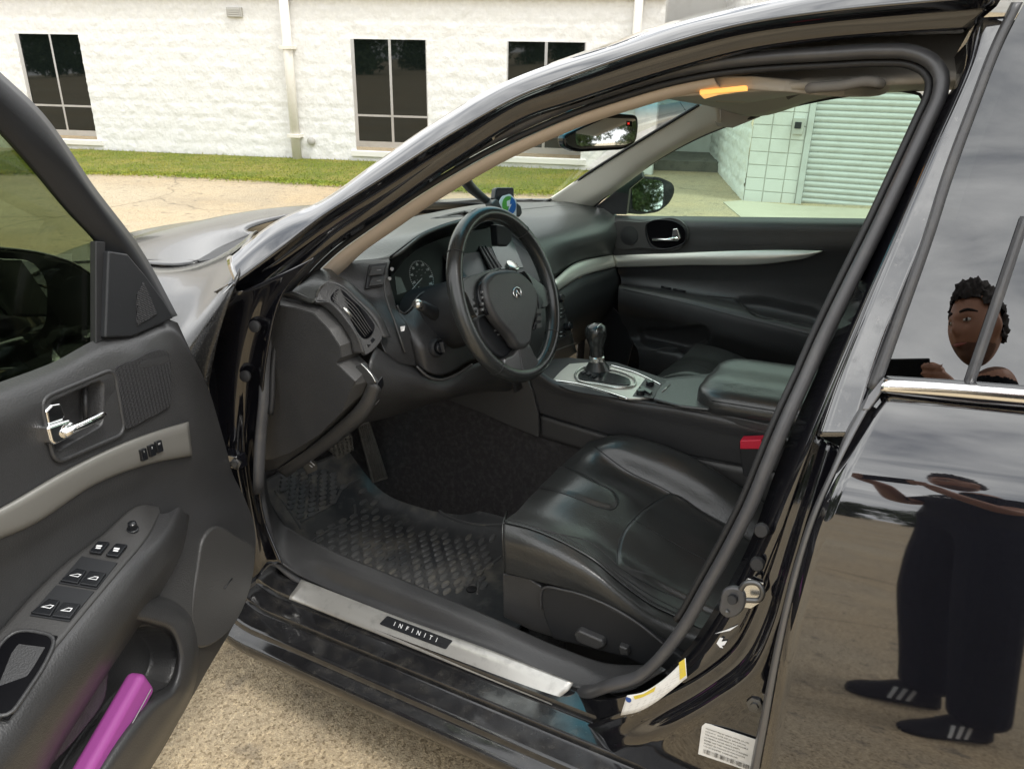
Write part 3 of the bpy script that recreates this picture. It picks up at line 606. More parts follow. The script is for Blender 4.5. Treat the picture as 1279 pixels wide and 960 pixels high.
bc=sum(bq,Vector())/4; br=(bq[1]-bq[0])+(bq[2]-bq[3]); bu=(bq[0]-bq[3])+(bq[1]-bq[2])
_,nB=fitnormal(bq); bc=bc+nB*.0004
text('lettering','INFINITI',bc,br,bu,.0135,'white_ink',sill,.0003,space=2.5)
# --- pillar between the doors
SEAL="323,600 326,540 330,500 333,440 341,400 354,370 379,338 407,310 455,274 503,240 555,207 606,178 660,152 709,131 770,110 830,92 900,78 970,71 1040,67 1100,64 1140,66 1165,78 1176,96 1174,118 1160,150 1143,187 1125,225 1094,290 1074,330 1050,378 1025,430 1005,475 984,520 957,584 938,630 919,668 900,703 880,738 862,770 840,802 818,828 795,846 770,853"
SEALB="716,860,.15 620,822,.15 500,776,.15 399,734,.15 366,717,.15 343,694,.15 331,655,.15 325,622,.15"
seal_pts=resample(R(SEAL,'S',.078)+R(SEALB,'X',.15),330,True)
b0=R("1192,72,.085 1194,98,.085 1166,146,.085 1146,194,.085 1097,300,.085 1053,395,.085 1009,490,.085 968,590,.085 935,680,.085 895,755,.085 860,808,.085 830,840,.085",'S',.085)
b1=R("1210,40,.06 1206,75,.06 1192,120,.06 1165,180,.06 1116,292,.06 1074,385,.06 1034,480,.062 992,585,.07 955,680,.07 918,760,.07 885,815,.07 845,850,.07",'S',.06)
b2=R("1225,22,.03 1216,70,.03 1200,112,.03 1170,178,.03 1122,288,.03 1083,378,.03 1046,470,.03 1012,555,.045 978,655,.06 950,750,.065 920,825,.065 862,868,.065",'S',.03)
bpl=loft('pillar_jamb',[b0,b1,b2],'paint_jamb',car,nu=90,sv=False,thick=.003)
b2u=R("1225,22 1216,70 1200,112 1170,178 1122,288 1083,378 1046,470 1020,545",'S',.03)
b3u=R("1268,20 1252,58 1232,110 1203,182 1160,290 1122,382 1088,478 1068,545",'S',.022)
pil=loft('pillar_panel',[[p+Vector((.012,0,0)) for p in b2u],b2u,b3u],'paint_pillar',car,nu=70,nv=8,sv=False,thick=.003)
c0=R("1018,540 985,640 962,710 943,762 918,808 880,840 820,872 770,892,.07 690,920,.14",'S',.062)
c1=R("1028,548 998,640 975,715 958,772 932,822 890,857 828,892 770,915,.07 700,944,.14",'S',.06)
c2=R("1036,552 1006,645 984,720 966,782 940,836 894,870 832,906 772,930,.055 705,958,.13",'S',.042)
c3=R("1045,556 1018,648 996,722 980,786 955,846 905,884 840,924 780,960,.06 740,990,.12",'S',.046)
c4=R("1070,560 1036,655 1014,730 1003,795 992,860 985,930 975,990 960,1040 930,1060,.08",'S',.05)
jl=loft('lower_jamb',[c0,c1,c2,c3,c4],'paint_jamb',car,nu=80,nv=30,sv=True,thick=.003)
cc0=R("985,590,.075 955,672,.075 918,750,.075 880,806,.075 838,848,.075 780,868,.085 715,872,.15",'S',.075)
loft('lower_jamb',[cc0,R("1000,600,.07 972,690,.07 945,765,.07 905,820,.07 850,868,.07 790,890,.072 715,905,.14",'S',.07),R("1018,600 985,690 960,768 925,830 880,868 810,898 720,925,.13",'S',.062)],'paint_jamb',car,nu=70,nv=12,thick=.003)
for o_ in list(bpy.data.objects):
    pass
for x,y in ((951,662),(946,704)):
    lathe('bump_stop',[(.0001,.006),(.009,.006),(.011,.003),(.011,-.004)],U(x,y,'S',.058),(-1,-.1,.25),'rubber_dark',bpl,20)
sk=R("927,757 925,736 930,729 947,729 952,735 949,748 932,749",'S',.045)
tube('striker',[sk[1],sk[2],sk[3],sk[4],sk[5],sk[6]],.0042,'steel_bolt',bpl,ns=10,n=40)
slab('striker_plate',R("926,758 924,730 934,722 954,728 950,752 938,760",'S',.06),'satin',bpl,.003,.001)
slab('door_switch',R("899,752 903,737 915,733 928,738 931,752 922,768 907,772 898,764",'S',.055),'rubber',bpl,.012,.004,smooth=30)
lathe('door_switch',[(.0001,.006),(.007,.006),(.008,.0),(.008,-.004)],U(915,748,'S',.052),(-1,0,.3),'rubber_dark',bpl,20)
lathe('screw',[(.0001,.003),(.0035,.002),(.0035,-.004)],U(908,764,'S',.052),(-1,0,.3),'steel_bolt',bpl,12)
slab('paint_chip',R("895,803 899,796 903,797 901,801 908,800 905,805 901,806 903,809 899,808",'S',.0645),'white_ink',bpl,.0012,0)
slab('paint_chip',R("893,791 908,786 922,780 912,787",'S',.0645),'white_ink',bpl,.0012,0)
lathe('bolt',[(.0001,.006),(.006,.006),(.007,.003),(.013,.002),(.013,-.004)],U(943,880,'S',.046),(-1,0,.2),'steel_bolt',jl,6,autoang=25)
slab('bolt_plate',R("927,857 958,868 953,898 922,888",'S',.049),'paint_jamb',jl,.002,.0008)
# stickers
def sticker(P,mt,parent,name,off=.0008,nu=16):
    return slab(name,P,mt,parent,off,0)
w1=loft('warning_label',[R('783,868 800,865 822,853 840,838 856,821','S',.049),R('779,880 797,877 818,866 839,850 857,834','S',.049),R('775,893 795,889 815,879 838,862 858,846','S',.049)],'label_paper',bpl,nu=24,nv=5,thick=.0006)
slab('print_block',R("791,869 804,866 819,857 817,863 803,870 793,873",'S',.0484),'yellow_ink',bpl,.0004,0)
slab('print_block',R("848,827 855,822 857,843 849,849",'S',.0484),'yellow_ink',bpl,.0004,0)
lathe('print_block',[(.0001,.0004),(.0052,.0004),(.0052,0)],U(785,873,'S',.0486),(-1,0,.25),'blue_ink',bpl,20)
w2P=R("877,904 880,902 955,927 946,966 872,941",'S',.046)
w2=sticker(w2P,'label_paper',jl,'maker_label',.001)
o0,o1,o2=U(878,902,'S',.045),U(953,928,'S',.045),U(873,940,'S',.045)
er,ed=(o1-o0),(o2-o0)
lab=[]
rr=random.Random(4)
txt=["MANUFACTURED BY NISSAN MOTOR CO.,LTD.","DATE 07/10   GVWR 4729 LB  GAWR FR 2416","THIS VEHICLE CONFORMS TO ALL APPLICABLE","U.S. FEDERAL MOTOR VEHICLE SAFETY,","BUMPER AND THEFT PREVENTION STANDARDS","IN EFFECT ON THE DATE OF MANUFACTURE","V.I.N. JN1CV6AP7BM  PASSENGER CAR"]
for i,sx in enumerate(txt):
    lab.append(text('print_lines',sx,o0+er*.06+ed*(.14+.095*i)+Vector((-.0006,0,.0002)),er,-ed,.0033,'black_ink',None,.0001,align='LEFT'))
for k in range(44):
    a=.07+k*.0195; wd=rr.choice((.004,.008,.011)); p=o0+er*a+ed*.80+Vector((-.0006,0,.0002))
    V=[p,p+er*wd,p+er*wd+ed*.14,p+ed*.14]; lab.append(mesh('x',V,facecam(V,[(0,1,2,3)]),'black_ink',None,smooth=False))
join('print_lines',lab,jl)
l0,l1=U(782,884,'S',.0483),U(846,842,'S',.0483); la=[]
for i in range(5):
    off=(U(779,890,'S',.0483)-U(788,872,'S',.0483))*(i*.2-.25)
    for k in range(9): 
        q=[(784,886),(793,884),(802,880),(812,874),(820,868),(828,861),(836,854),(842,848),(847,842)][k]; p=U(q[0],q[1],'S',.0483)+off
        V=[p,p+(l1-l0)*.055,p+(l1-l0)*.055+off.normalized()*.0009,p+off.normalized()*.0009]; la.append(mesh('x',V,facecam(V,[(0,1,2,3)]),'grey_ink',None,smooth=False))
join('print_lines',la,bpl)
# --- rubber seal all round the aperture
prof=[(math.cos(a)*.9,math.sin(a)*1.25) for a in np.linspace(0,2*np.pi,14,endpoint=False)]
se=tube('door_seal',seal_pts,.0115,'rubber',car,closed=True,prof=prof,up=(1,0,0))
s2=resample(R(SEAL.replace(' 795,846 770,853',''),'S',.078),240)
cen=np.mean(np.array(s2),0)
inn=[]
T=np.array(s2)
for i in range(len(T)):
    a=T[max(0,i-3)]; b=T[min(len(T)-1,i+3)]; t=(b-a)/np.linalg.norm(b-a); q=np.cross(t,[1.,0,0]); q/=np.linalg.norm(q)
    if q@(cen-T[i])<0: q=-q
    inn.append(T[i]+q*.0155+np.array([.008,0,0]))
tube('inner_seal',inn[14:-8],.006,'rubber_dark',car,ns=8)
inn2=[Vector(p)+Vector((.012,0,0)) for p in inn]
hl=[]
for i in range(24,124):
    a=T[max(0,i-3)]; b=T[min(len(T)-1,i+3)]; t=(b-a)/np.linalg.norm(b-a); q=np.cross(t,[1.,0,0]); q/=np.linalg.norm(q)
    if q@(cen-T[i])<0: q=-q
    hl.append([T[i]+q*.022+np.array([.015,0,0]),T[i]+q*.033+np.array([.03,0,0]),T[i]+q*.036+np.array([.07,0,0]),T[i]+q*.025+np.array([.11,0,0])])
hl=[[h[k] for h in hl] for k in range(4)]
hl_all=hl
loft('pillar_trim',hl,'beige',car,nu=120,nv=7,sv=True,thick=.003)
# ================================================================== rear door
rd=empty('rear_door',(0,0,0),car)
fp_=R("1100,492 1080,520 1062,553 1044,590 1030,622 1017,655 1005,690 995,730 984,775 974,825 966,872 958,915 950,958 944,1010 935,1080",'S',.0)
zz=np.array([p.z for p in fp_]); yy=np.array([p.y for p in fp_]); o_=np.argsort(zz)
nzr=90; zs=np.linspace(.24,1.0,nzr); cols=60
V=[]
for z in zs:
    y0=float(np.interp(z,zz[o_],yy[o_]))
    for k in range(cols): 
        y=y0+(-1.05-y0)*k/(cols-1); zq=min(z,fp_[0].z) ; V.append((xd(zq)-.045*(y-y0),y,zq+(.028*(y0-y))*max(0,(z-.3)/.7)))
dp=mesh('door_skin',V,facecam(V,gridF(nzr,cols)),'paint',rd,thick=.01)
e0=R("1078,500,.03 1058,535,.025 1040,580,.02 1013,640,.02 990,710,.02 972,785,.02 954,872,.02 937,958,.02 925,1040,.02",'S',.02)
e1=R("1094,490,.004 1070,535,.004 1043,590,.004 1016,655,.004 994,730,.004 973,825,.004 957,915,.004 949,958,.004 938,1040,.004",'S',.004)
loft('door_edge',[e0,[(a+b)/2+Vector((-.006,.002,0)) for a,b in zip(e0,e1)],e1],'door_edge',rd,nu=60,nv=8,thick=.003)
loft('window_strip',[R("1263,3,.03 1241,47,.03 1208,131,.03 1175,219,.03 1152,291,.03 1115,396,.03 1082,482,.03",'S',.03),R("1270,3 1248,47 1215,131 1182,219 1160,291 1123,396 1090,486",'S',.004),R("1278,3 1256,47 1223,131 1191,219 1168,291 1131,396 1099,486",'S',.012)],'rubber',rd,nu=60,nv=9,thick=.004)
gl=R("1280,3 1256,47 1221,131 1189,219 1166,291 1128,396 1092,490",'S',.02)
gl2=[]
for p in gl: gl2.append(Vector((p.x+.045*(p.y+1.1),-1.1,p.z+.03)))
loft('rear_window',[gl,[a.lerp(b,.5) for a,b in zip(gl,gl2)],gl2],'glass_rear',rd,nu=40,nv=12,thick=0)
loft('window_divider',[R("1274,270 1240,370 1203,478",'S',.016),R("1281,270 1247,370 1210,478",'S',.004),R("1288,270 1255,370 1218,479",'S',.016)],'rubber',rd,nu=20,nv=7,thick=.003)
loft('dark_backing',[[p+Vector((.06,-.02,0)) for p in gl],[p+Vector((.06,0,0)) for p in gl2]],'cluster_black',rd,nu=20,nv=4,thick=.002)  # black sheet added behind the glass, standing in for the unlit rear cabin
loft('belt_moulding',[R("1108,469,.016 1190,474,.016 1279,481,.016 1420,491,.016",'S',.0),R("1103,476,-.006 1190,483,-.006 1279,491,-.006 1420,502,-.006",'S',.0),R("1100,485,-.008 1190,494,-.002 1279,502,-.002 1420,514,-.002",'S',0),R("1099,491,.022 1190,501,.022 1279,509,.022 1420,522,.022",'S',0)],'chrome_trim',rd,nu=30,nv=10,thick=.003)
slab('corner_cap',R("1095,480 1104,470 1108,478 1098,494 1085,512 1076,512 1084,494",'S',.004),'door_edge',rd,.01,.002)
# ================================================================== driver's door
dd=empty('driver_door',DH,car)
rows=[R("-140,521 0,477 60,455 136,419 163,417 208,398 222,403",'D',.0),
 R("-140,538 0,494 60,471 136,436 165,431 212,412 232,425,-.006",'D',.02),
 R("-140,558 0,514 60,490 140,454 182,440 222,426,.026 240,442,-.008",'D',.03),
 R("-140,625 0,570 76,532 150,503 195,486 236,490,.024 262,490,-.02",'D',.028),
 R("-140,695 0,632 76,588 151,552 195,536 238,524,.024 274,530,-.02",'D',.028),
 R("-140,735 0,673 30,661 121,604 185,579 241,566,.024 283,562,-.02",'D',.028),
 R("-140,775 0,712 50,682 130,636 190,608 245,594,.018 291,592,-.022",'D',.013),
 R("-140,850 0,787 60,722 124,673 180,632 250,622,.016 304,619,-.018",'D',.010),
 R("-140,930 0,870 70,800 130,735 195,685 262,648,.024 317,654,-.006",'D',.02),
 R("-140,1000 0,950 80,900 150,835 205,765 262,690,.03 319,690,0",'D',.03),
 R("-140,1080 0,1040 90,1000 160,935 215,860 258,780,.03 306,747,0",'D',.032),
 R("-140,1200 0,1150 100,1080 188,960 240,870 265,826,.0 285,793,-.01",'D',.01)]
G=loftV(rows,300,320); 
def dsz(p): v=Vector(p)-DH; return v.dot(DD),v.z
def press(G,px,depth,ramp=.004,D0=.028,smooth=60):
    P=[dsz(q) for q in (resample(R(px,'D',D0),smooth,True) if isinstance(px,str) else px)]; P=np.array(P)
    A=G.reshape(-1,3); s=(A-np.array(DH))@np.array(DD); z=A[:,2]; Q=np.stack([s,z],1)
    ins=np.zeros(len(Q),bool); dist=np.full(len(Q),9.)
    for i in range(len(P)):
        a,b=P[i],P[(i+1)%len(P)]
        c=((a[1]>Q[:,1])!=(b[1]>Q[:,1]))&(Q[:,0]<(b[0]-a[0])*(Q[:,1]-a[1])/(b[1]-a[1]+1e-12)+a[0]); ins^=c
        ab=b-a; t=np.clip(((Q-a)@ab)/(ab@ab+1e-12),0,1); dist=np.minimum(dist,np.linalg.norm(Q-(a+t[:,None]*ab),axis=1))
    f=np.clip(np.where(ins,dist,0)/ramp,0,1); f=f*f*(3-2*f)
    A=A+np.outer(f*depth,np.array(DN)); return A.reshape(G.shape)
CUP="57,515 66,500 82,492 120,477 128,483 130,495 130,526 121,541 95,553 73,560 64,555"
BEZ=fillet(R('50,498 142,460 156,541 68,579','D',.031),.022,8); CUP=fillet(R('57,503 126,473 131,530 69,566','D',.028),.016,8)
G=press(G,CUP,-.035,.006)
BIN="184,781 157,795 139,825 131,870 95,920 40,985 60,1060 112,958 150,902 180,867 211,848 218,825 210,795"
G=press(G,BIN,-.05,.008,.03)
V=G.reshape(-1,3); dpn=mesh('door_panel',V,facecam(V,gridF(*G.shape[:2])),'plastic',dd)
st=loft('accent_strip',[R("-140,696 0,634 76,590 151,554 195,538 236,526",'D',.030),R("-140,699 0,637 76,593 151,557 195,541 236,529",'D',.036),R("-140,715 0,652 50,630 136,581 190,559 238,547",'D',.039),R("-140,731 0,669 30,657 121,601 185,577 240,566",'D',.036),R("-140,735 0,673 30,661 121,604 185,580 240,569",'D',.029)],'strip',dd,nu=60,nv=14,thick=.004)
slab('speaker_grille',fillet(R("142,460 200,434.5 214,441 214,508 156.5,539",'D',.0335),.014,6),'grille',dd,.006,.002) if 'grille' in M else None
tube('handle_bezel',BEZ,.0036,'plastic',dd,closed=True,ns=10)
loft('handle_surround',[BEZ,CUP],'plastic',dd,nu=120,nv=4,su=False,closed=True,thick=0)
hd=[slab('x',R("57,513 65,505 77,503 83,520 79,525 61,531",'D',.036),'chrome',None,.028,.004,segs=3),
    slab('x',R("60,533 80,526 88,523 98,531 91,545 70,556 65,552",'D',.044),'chrome',None,.026,.006,segs=3),
    tube('x',R("79,541,.042 90,536,.049 106,529,.052 122,521,.050 131,516,.046",'D',0),list(np.interp(np.linspace(0,1,30),[0,.25,.85,.96,1],[.0085,.0062,.0068,.0055,.002])),'chrome',None,n=30,ns=14)]
join('door_handle',hd,dd)
tube('cup_rib',R("106,484 107,525",'D',.005),.004,'plastic',dd)
for (x,y,sx,tx) in ((181,567,0,'1'),(191,562,0,'2'),(200,557,0,'SET')):
    b=slab('memory_button',R(f"{x-5},{y-5} {x+2},{y-8} {x+5},{y+6} {x-2},{y+9}",'D',.044),'plastic_gloss',dd,.008,.0012)
    text('button_mark',tx,U(x-1,y-3,'D',.0446),U(x+6,y,'D',.044)-U(x,y+2.5,'D',.044),U(x,y-8,'D',.044)-U(x,y,'D',.044),.0055 if len(tx)<2 else .004,'white_ink',dd,.0001)
# armrest with the switch panel on top
A0=R("-140,905 0,787 37,746 75,709 124,671 176,631 199,634",'D',.012)
A1=R("-140,1020,.1 0,907,.1 37,855,.1 94,784,.098 150,716,.09 187,671,.07 200,641,.03",'D',0)
Am=[[Vector(p) for p in (np.array(resample(A0,24))*(1-t)+np.array(resample(A1,24))*t)] for t in (.3,.6,.9)]
arm=[A0]+Am+[A1,R("-140,1033,.106 0,920,.106 42,862,.106 100,788,.104 156,718,.096 194,672,.078 210,640,.035",'D',0),R("-140,1060,.113 0,945,.113 60,866,.113 116,790,.111 170,717,.102 208,668,.084 224,633,.04",'D',0),
 R("-140,1110,.109 0,990,.109 62,902,.109 128,812,.107 180,737,.098 216,682,.08 231,640,.04",'D',0),R("-140,1160,.085 20,1005,.085 77,911,.085 122,843,.083 162,782,.078 193,736,.068 226,677,.056 234,641,.036",'D',0),
 R("-140,1190,.03 30,1015,.03 84,920,.03 128,850,.03 168,790,.03 199,743,.03 229,683,.03 237,645,.02",'D',0)]
loft('armrest',arm,'plastic',dd,nu=80,nv=60,thick=0)
swp=[p+Vector((0,0,.0035)) for p in resample(A0,30)]+[p+Vector((0,0,.0035)) for p in resample(A1,30)[::-1]]
Ai,Aj=np.array(resample(A0,120)),np.array(resample(A1,120))
swV=[];
for t in np.linspace(.03,.97,14):
    swV.append([Vector(p) for p in (Ai*(1-t)+Aj*t)+np.array([0,0,.003])])
swp_=loft('switch_panel',swV,'plastic_warm',dd,nu=120,nv=14,sv=False,su=False,thick=.004,bevel=0)
# plane of the switch panel for the buttons
PA,PB,PC=U(37,746,'D',.012),U(150,695,'D',.05),U(94,784,'D',.098)
PA,PB,PC=[Vector(Ai[k]*(1-t)+Aj[k]*t) for k,t in ((70,.2),(30,.5),(70,.8))]
PN=(PB-PA).cross(PC-PA).normalized(); PN=PN if PN.z>0 else -PN
swt=BVHTree.FromObject(swp_,bpy.context.evaluated_depsgraph_get())
def SP(s,off):
    out=[]
    for tk in s.split():
        d=ray(*[float(q) for q in tk.split(',')]).normalized(); h=swt.ray_cast(CAM,d)
        if h[0] is not None: out.append(h[0]+PN*(off+.0012))
        else: out.append(SP0(tk,off)[0])
    return out
def SP0(s,off): return [onplane(ray(*[float(q) for q in tk.split(',')]),PA+PN*(.004+off),PN) for tk in s.split()]
z7=lambda s:' '.join(f"{float(a.split(',')[0])*.172:.2f},{640+float(a.split(',')[1])*.172:.2f}" for a in s.split())
def swb(name,px,mt,h,th,bev=.001): return slab(name,SP(z7(px),h),mt,dd,th,bev,n=PN)
for pk in ("595,320 855,368 705,560 425,515","410,530 685,575 505,795 215,750"):
    swb('switch_well',pk,'plastic_dark',.0012,.004,.001)
for pk,ic in (("560,420 632,435 568,530 440,508","A"),("655,438 775,455 705,552 580,532","A"),("360,640 440,655 370,765 225,742","A"),("465,665 590,680 512,785 378,765","A"),("715,222 800,230 735,312 648,300","L"),("845,238 930,248 860,335 770,322","K")):
    swb('window_switch' if ic=='A' else 'lock_switch',pk,'plastic_gloss',.005,.006,.0015)
    c=sum(SP(z7(pk),.0054),Vector())/4; a=SP(z7(pk),.0054); rt=(a[1]-a[0]).normalized(); up_=(a[0]-a[3]).normalized()
    k=.0042
    Vv=[c+rt*x*k+up_*y*k for x,y in ((-1.6,-.8),(1.6,-.8),(1.6,.9),(.2,.9))]; Vi=[c+rt*x*k+up_*y*k for x,y in ((-1.0,-.5),(1.3,-.5),(1.3,.6),(.3,.6))]
    if ic=='A': mesh('switch_mark',Vv+Vi,facecam(Vv+Vi,[(0,1,5,4),(1,2,6,5),(2,3,7,6),(3,0,4,7)]),'white_ink',dd,smooth=False)
    else: 
        Vq=[c+rt*x*k*.8+up_*y*k*.8 for x,y in ((-1.5,-.2),(1,-.2),(1,1),(-1.5,1),(-1,-1.8),(1.2,-1.8),(1.2,-.7),(-1,-.7))]
        mesh('switch_mark',Vq,facecam(Vq,[(0,1,2,3),(4,5,6,7)]),'white_ink',dd,smooth=False)
c=SP(z7("965,125"),.0)[0]
lathe('mirror_knob',[(.0095,0),(.0095,.002),(.0075,.003),(.0072,.012),(.0068,.0145),(.004,.0165),(.0001,.017)],c,PN,'plastic_gloss',dd,24)
swb('pull_shade',"150,850 420,900 330,1100 60,1500 -250,1400 20,930",'cluster_black',.0012,.003,.0005)  # flat black plate: the shade of a hollow put into the colour
pc_=SP(z7('150,850 420,900 330,1100 60,1500 -250,1400 20,930'),.001)
tube('pull_rim',fillet(pc_,.02),.003,'plastic',dd,closed=True,ns=8)
slab('pull_floor',SP(z7('140,960 330,985 250,1120 30,1440 -200,1380 30,1060'),.0018),'plastic',dd,.002,.0005,n=PN)
# lower speaker cover, bin lip
slab('speaker_cover',R("262,662 300,671 319,686 315,727 296,776 274,800 244,804 240,780 247,712 256,670",'D',.036),'plastic_warm',dd,.012,.006,smooth=60,segs=3)
tube('cover_slot',R("280,735 290,722",'D',.0365),.0014,'plastic_dark',dd)
lip=[R("150,772 184,779 214,796 220,825 213,850 182,870 152,904 114,960 62,1050",'D',.04),R("152,766 186,772 220,790 226,826 218,856 188,879 158,914 122,968 75,1050",'D',.072),R("158,755 190,762 228,782 236,828 228,864 203,895 172,940 140,985 95,1060",'D',.07),R("166,742 200,744 242,775 248,832 238,872 214,915 186,962 160,1000 120,1070",'D',.03)]
loft('door_bin',lip,'plastic',dd,nu=80,nv=24,thick=.003)
# purple case lying in the bin (a thing of its own)
e0_,e1_=U(178,848,'D',.045),U(92,1000,'D',.05)
ax=(e1_-e0_); Lc=ax.length; ax.normalize(); wn=ax.cross(DN).normalized(); 
pc=rbox('purple_case',(e0_+e1_)/2,(Lc,.056,.036),'purple',None,.0125,(ax,wn,DN),segs=5); tag(pc,'bright purple zip case standing in the bin of the open door','case')
zz_=[e0_+ax*(.012+.13*k/20)*1.0+DN*.0214-wn*.006 for k in range(21)]
tube('zip',zz_,.0009,'grey_ink',pc,ns=6)
# window frame, glass, mirror triangle, mirror
loft('window_frame',[R("-110,-15,-.03 0,90,-.03 47,134,-.03 120,236,-.03 175,309,-.03 222,394,-.03",'D',0),R("-113,-5,.004 -3,97,.004 45,142,.004 117,243,.004 170,313,.004 216,396,.004",'D',0),R("-115,22,.012 -2,124,.012 36,160,.012 73,196,.012 125,262,.012 160,314,.012 207,396,.012",'D',0),R("-118,30,.003 -4,134,.003 33,171,.003 70,205,.003 122,270,.003 156,318,.003 200,398,.003",'D',0),R("-122,55,.0 -2,158,.0 36,199,.0 91,265,.0 124,301,.0 145,330,.0",'D',0)],'plastic_dark',dd,nu=60,nv=None,sv=False,thick=.012)
slab('mirror_patch',R("136,313 160,317 181,342 205,375 218,397 208,402 165,421 132,422",'D',.016),'plastic_dark',dd,.02,.004)
slab('tweeter_grille',R("180,352 197,392 172,407 172,368",'D',.0185),'grille',dd,.004,.001)
slab('frame_bar',R("120,301 132,302 132,424 120,430",'D',.006),'rubber_dark',dd,.012,.002)
slab('door_glass',R("-125,50 0,156 36,197 91,263 124,299 126,430 0,486 -140,530",'D',-.008),'glass_door',dd,.004,0)
P=[Vector(q) for q in resample([p.lerp(sum(rows[-1],Vector())/len(rows[-1]),.0) for p in R("-140,530 0,486 60,464 136,428 208,407 224,412 250,470 272,560 300,640 308,690 292,745 272,795 235,865 184,955 95,1075 -140,1195",'D',-.02)],80,True,False)]
slab('door_shell',P,'paint',dd,.085,.01)
mh=[]
mhc=U(20,385,'D',-.20)
mo="-120,308 0,311 55,318 100,334 122,352 126,400 110,436 60,452 -20,462 -120,466"
loft('mirror_housing',[[p for p in resample(R(mo,'D',-.17),60,True)],[p-DN*.03+ (sum(R(mo,'D',-.17),Vector())/10-p)*.05 for p in map(Vector,resample(R(mo,'D',-.17),60,True))],[p-DN*.10+(sum(R(mo,'D',-.17),Vector())/10-p)*.45 for p in map(Vector,resample(R(mo,'D',-.17),60,True))]],'paint',dd,nu=60,nv=14,closed=True,thick=.004,keepface=False)
slab('mirror_bezel',R(mo,'D',-.171),'black_housing',dd,.01,.004,smooth=60)
slab('mirror_glass',R("-110,320 0,323 44,331 57,350 59,380 55,407 36,426 0,436 -110,442",'D',-.168),'mirror',dd,.004,.001,smooth=60)
tube('mirror_arm',[U(100,420,'D',-.2),U(125,440,'D',-.08)],.03,'paint',dd)
# ================================================================== interior
def pxy(p):
    v=Vector(p)-CAM; z=v.dot(FV); return PCX+FPX*v.dot(RV)/z, PCY-FPX*v.dot(UV)/z
def bvh(o):
    dg=bpy.context.evaluated_depsgraph_get(); return BVHTree.FromObject(o,dg)
def onmesh(tree,s,off=.0006):
    out=[]
    for tk in s.split():
        a=[float(q) for q in tk.split(',')]; d=ray(a[0],a[1]).normalized(); h=tree.ray_cast(CAM,d)
        if h[0] is not None: out.append(h[0]-d*off)
    return out
def dense(s,n=30,closed=False):
    P=[Vector((*[float(q) for q in tk.split(',')[:2]],0)) for tk in s.split()]; return ' '.join(f'{p[0]:.2f},{p[1]:.2f}' for p in resample(P,n,closed))
def inpoly(Q,P):
    ins=np.zeros(len(Q),bool); dist=np.full(len(Q),1e9)
    for i in range(len(P)):
        a,b=P[i],P[(i+1)%len(P)]
        ins^=((a[1]>Q[:,1])!=(b[1]>Q[:,1]))&(Q[:,0]<(b[0]-a[0])*(Q[:,1]-a[1])/(b[1]-a[1]+1e-12)+a[0])
        ab=b-a; t=np.clip(((Q-a)@ab)/(ab@ab+1e-12),0,1); dist=np.minimum(dist,np.linalg.norm(Q-(a+t[:,None]*ab),axis=1))
    return ins,dist
def relief(G,s,vec,ramp,smooth=80):
    """raise or sink the part of a surface that lies inside an outline"""
    P=np.array([[float(q) for q in tk.split(',')[:2]] for tk in dense(s,smooth,True).split()])
    A=G.reshape(-1,3); Q=np.array([pxy(p) for p in A]); ins,dist=inpoly(Q,P)
    f=np.clip(np.where(ins,dist,0)/ramp,0,1); f=f*f*(3-2*f); return (A+np.outer(f,np.array(vec))).reshape(G.shape)
def gmesh(name,G,mt,parent,**k):
    V=G.reshape(-1,3); return mesh(name,V,facecam(V,gridF(*G.shape[:2])),mt,parent,**k)
# --- headliner, roof, far side
hd_=loft('headliner',[[Vector((.40,y,z)) for y,z in ((.76,1.345),(.4,1.362),(0,1.365),(-.6,1.36),(-1.25,1.31))],[Vector((.6,y,z)) for y,z in ((.80,1.37),(.4,1.415),(0,1.425),(-.6,1.42),(-1.35,1.34))],[Vector((1.17,y,z)) for y,z in ((.82,1.352),(.4,1.41),(0,1.425),(-.6,1.42),(-1.35,1.34))],
   R("888,133,1.39 940,146,1.43 1021,126,1.455 1071,118,1.46 1136,115,1.465",'X',1.45)+[Vector((1.46,-.6,1.33)),Vector((1.44,-1.25,1.28))]],'headliner',car,nu=60,nv=40,thick=.01,eye=Vector((.9,0,1)))
rf=[Vector(p) for p in resample(R("640,101,.275 692,79,.29 744,64,.30 830,34,.31 928,9,.315 1050,-14,.315",'X',.3),30)]
rf=rf+[Vector((.315,-.4,1.455)),Vector((.32,-1.0,1.43)),Vector((.34,-1.5,1.36))]
def mir(P,x=1.77): return [Vector((x-p.x,p.y,p.z)) for p in P]
rc=[Vector((.885,p.y+(.16 if p.y>0 else 0),p.z+.03)) for p in rf]; rq=[Vector((.55,p.y+(.10 if p.y>0 else 0),p.z+.02)) for p in rf]
loft('roof',[rf,rq,rc,mir(rq),mir(rf)],'paint',car,nu=40,nv=30,thick=.004,eye=Vector((.9,0,6)))
# far A pillar trim and black band of the windscreen
far_pillar=loft('far_pillar',[R("686,250,1.53 735,216,1.495 776,190,1.455 820,163,1.42 873,132,1.385 884,126,1.38",'X',0),R("692,256,1.545 745,224,1.505 788,196,1.465 832,168,1.43 884,136,1.39 895,131,1.385",'X',0),R("706,262,1.56 770,231,1.525 800,206,1.49 845,180,1.455 893,154,1.42 900,151,1.415",'X',0),R("730,266,1.60 780,231,1.565 806,212,1.53 852,183,1.49 900,161,1.45 905,159,1.447",'X',0)],'pillar_cloth',car,nu=50,nv=16,thick=.012)
tube('pillar_joint',[far_pillar.matrix_world@p for p in onmesh(bvh(far_pillar),"888,136 893,143 898,151 903,159",.001)],.0012,'plastic_dark',car,ns=6)
tube('windscreen_band',resample(R("640,262,1.38 686,250,1.53 735,216,1.495 776,190,1.455 820,163,1.42 873,131,1.385",'X',0),50),.005,'rubber_dark',car,ns=8)
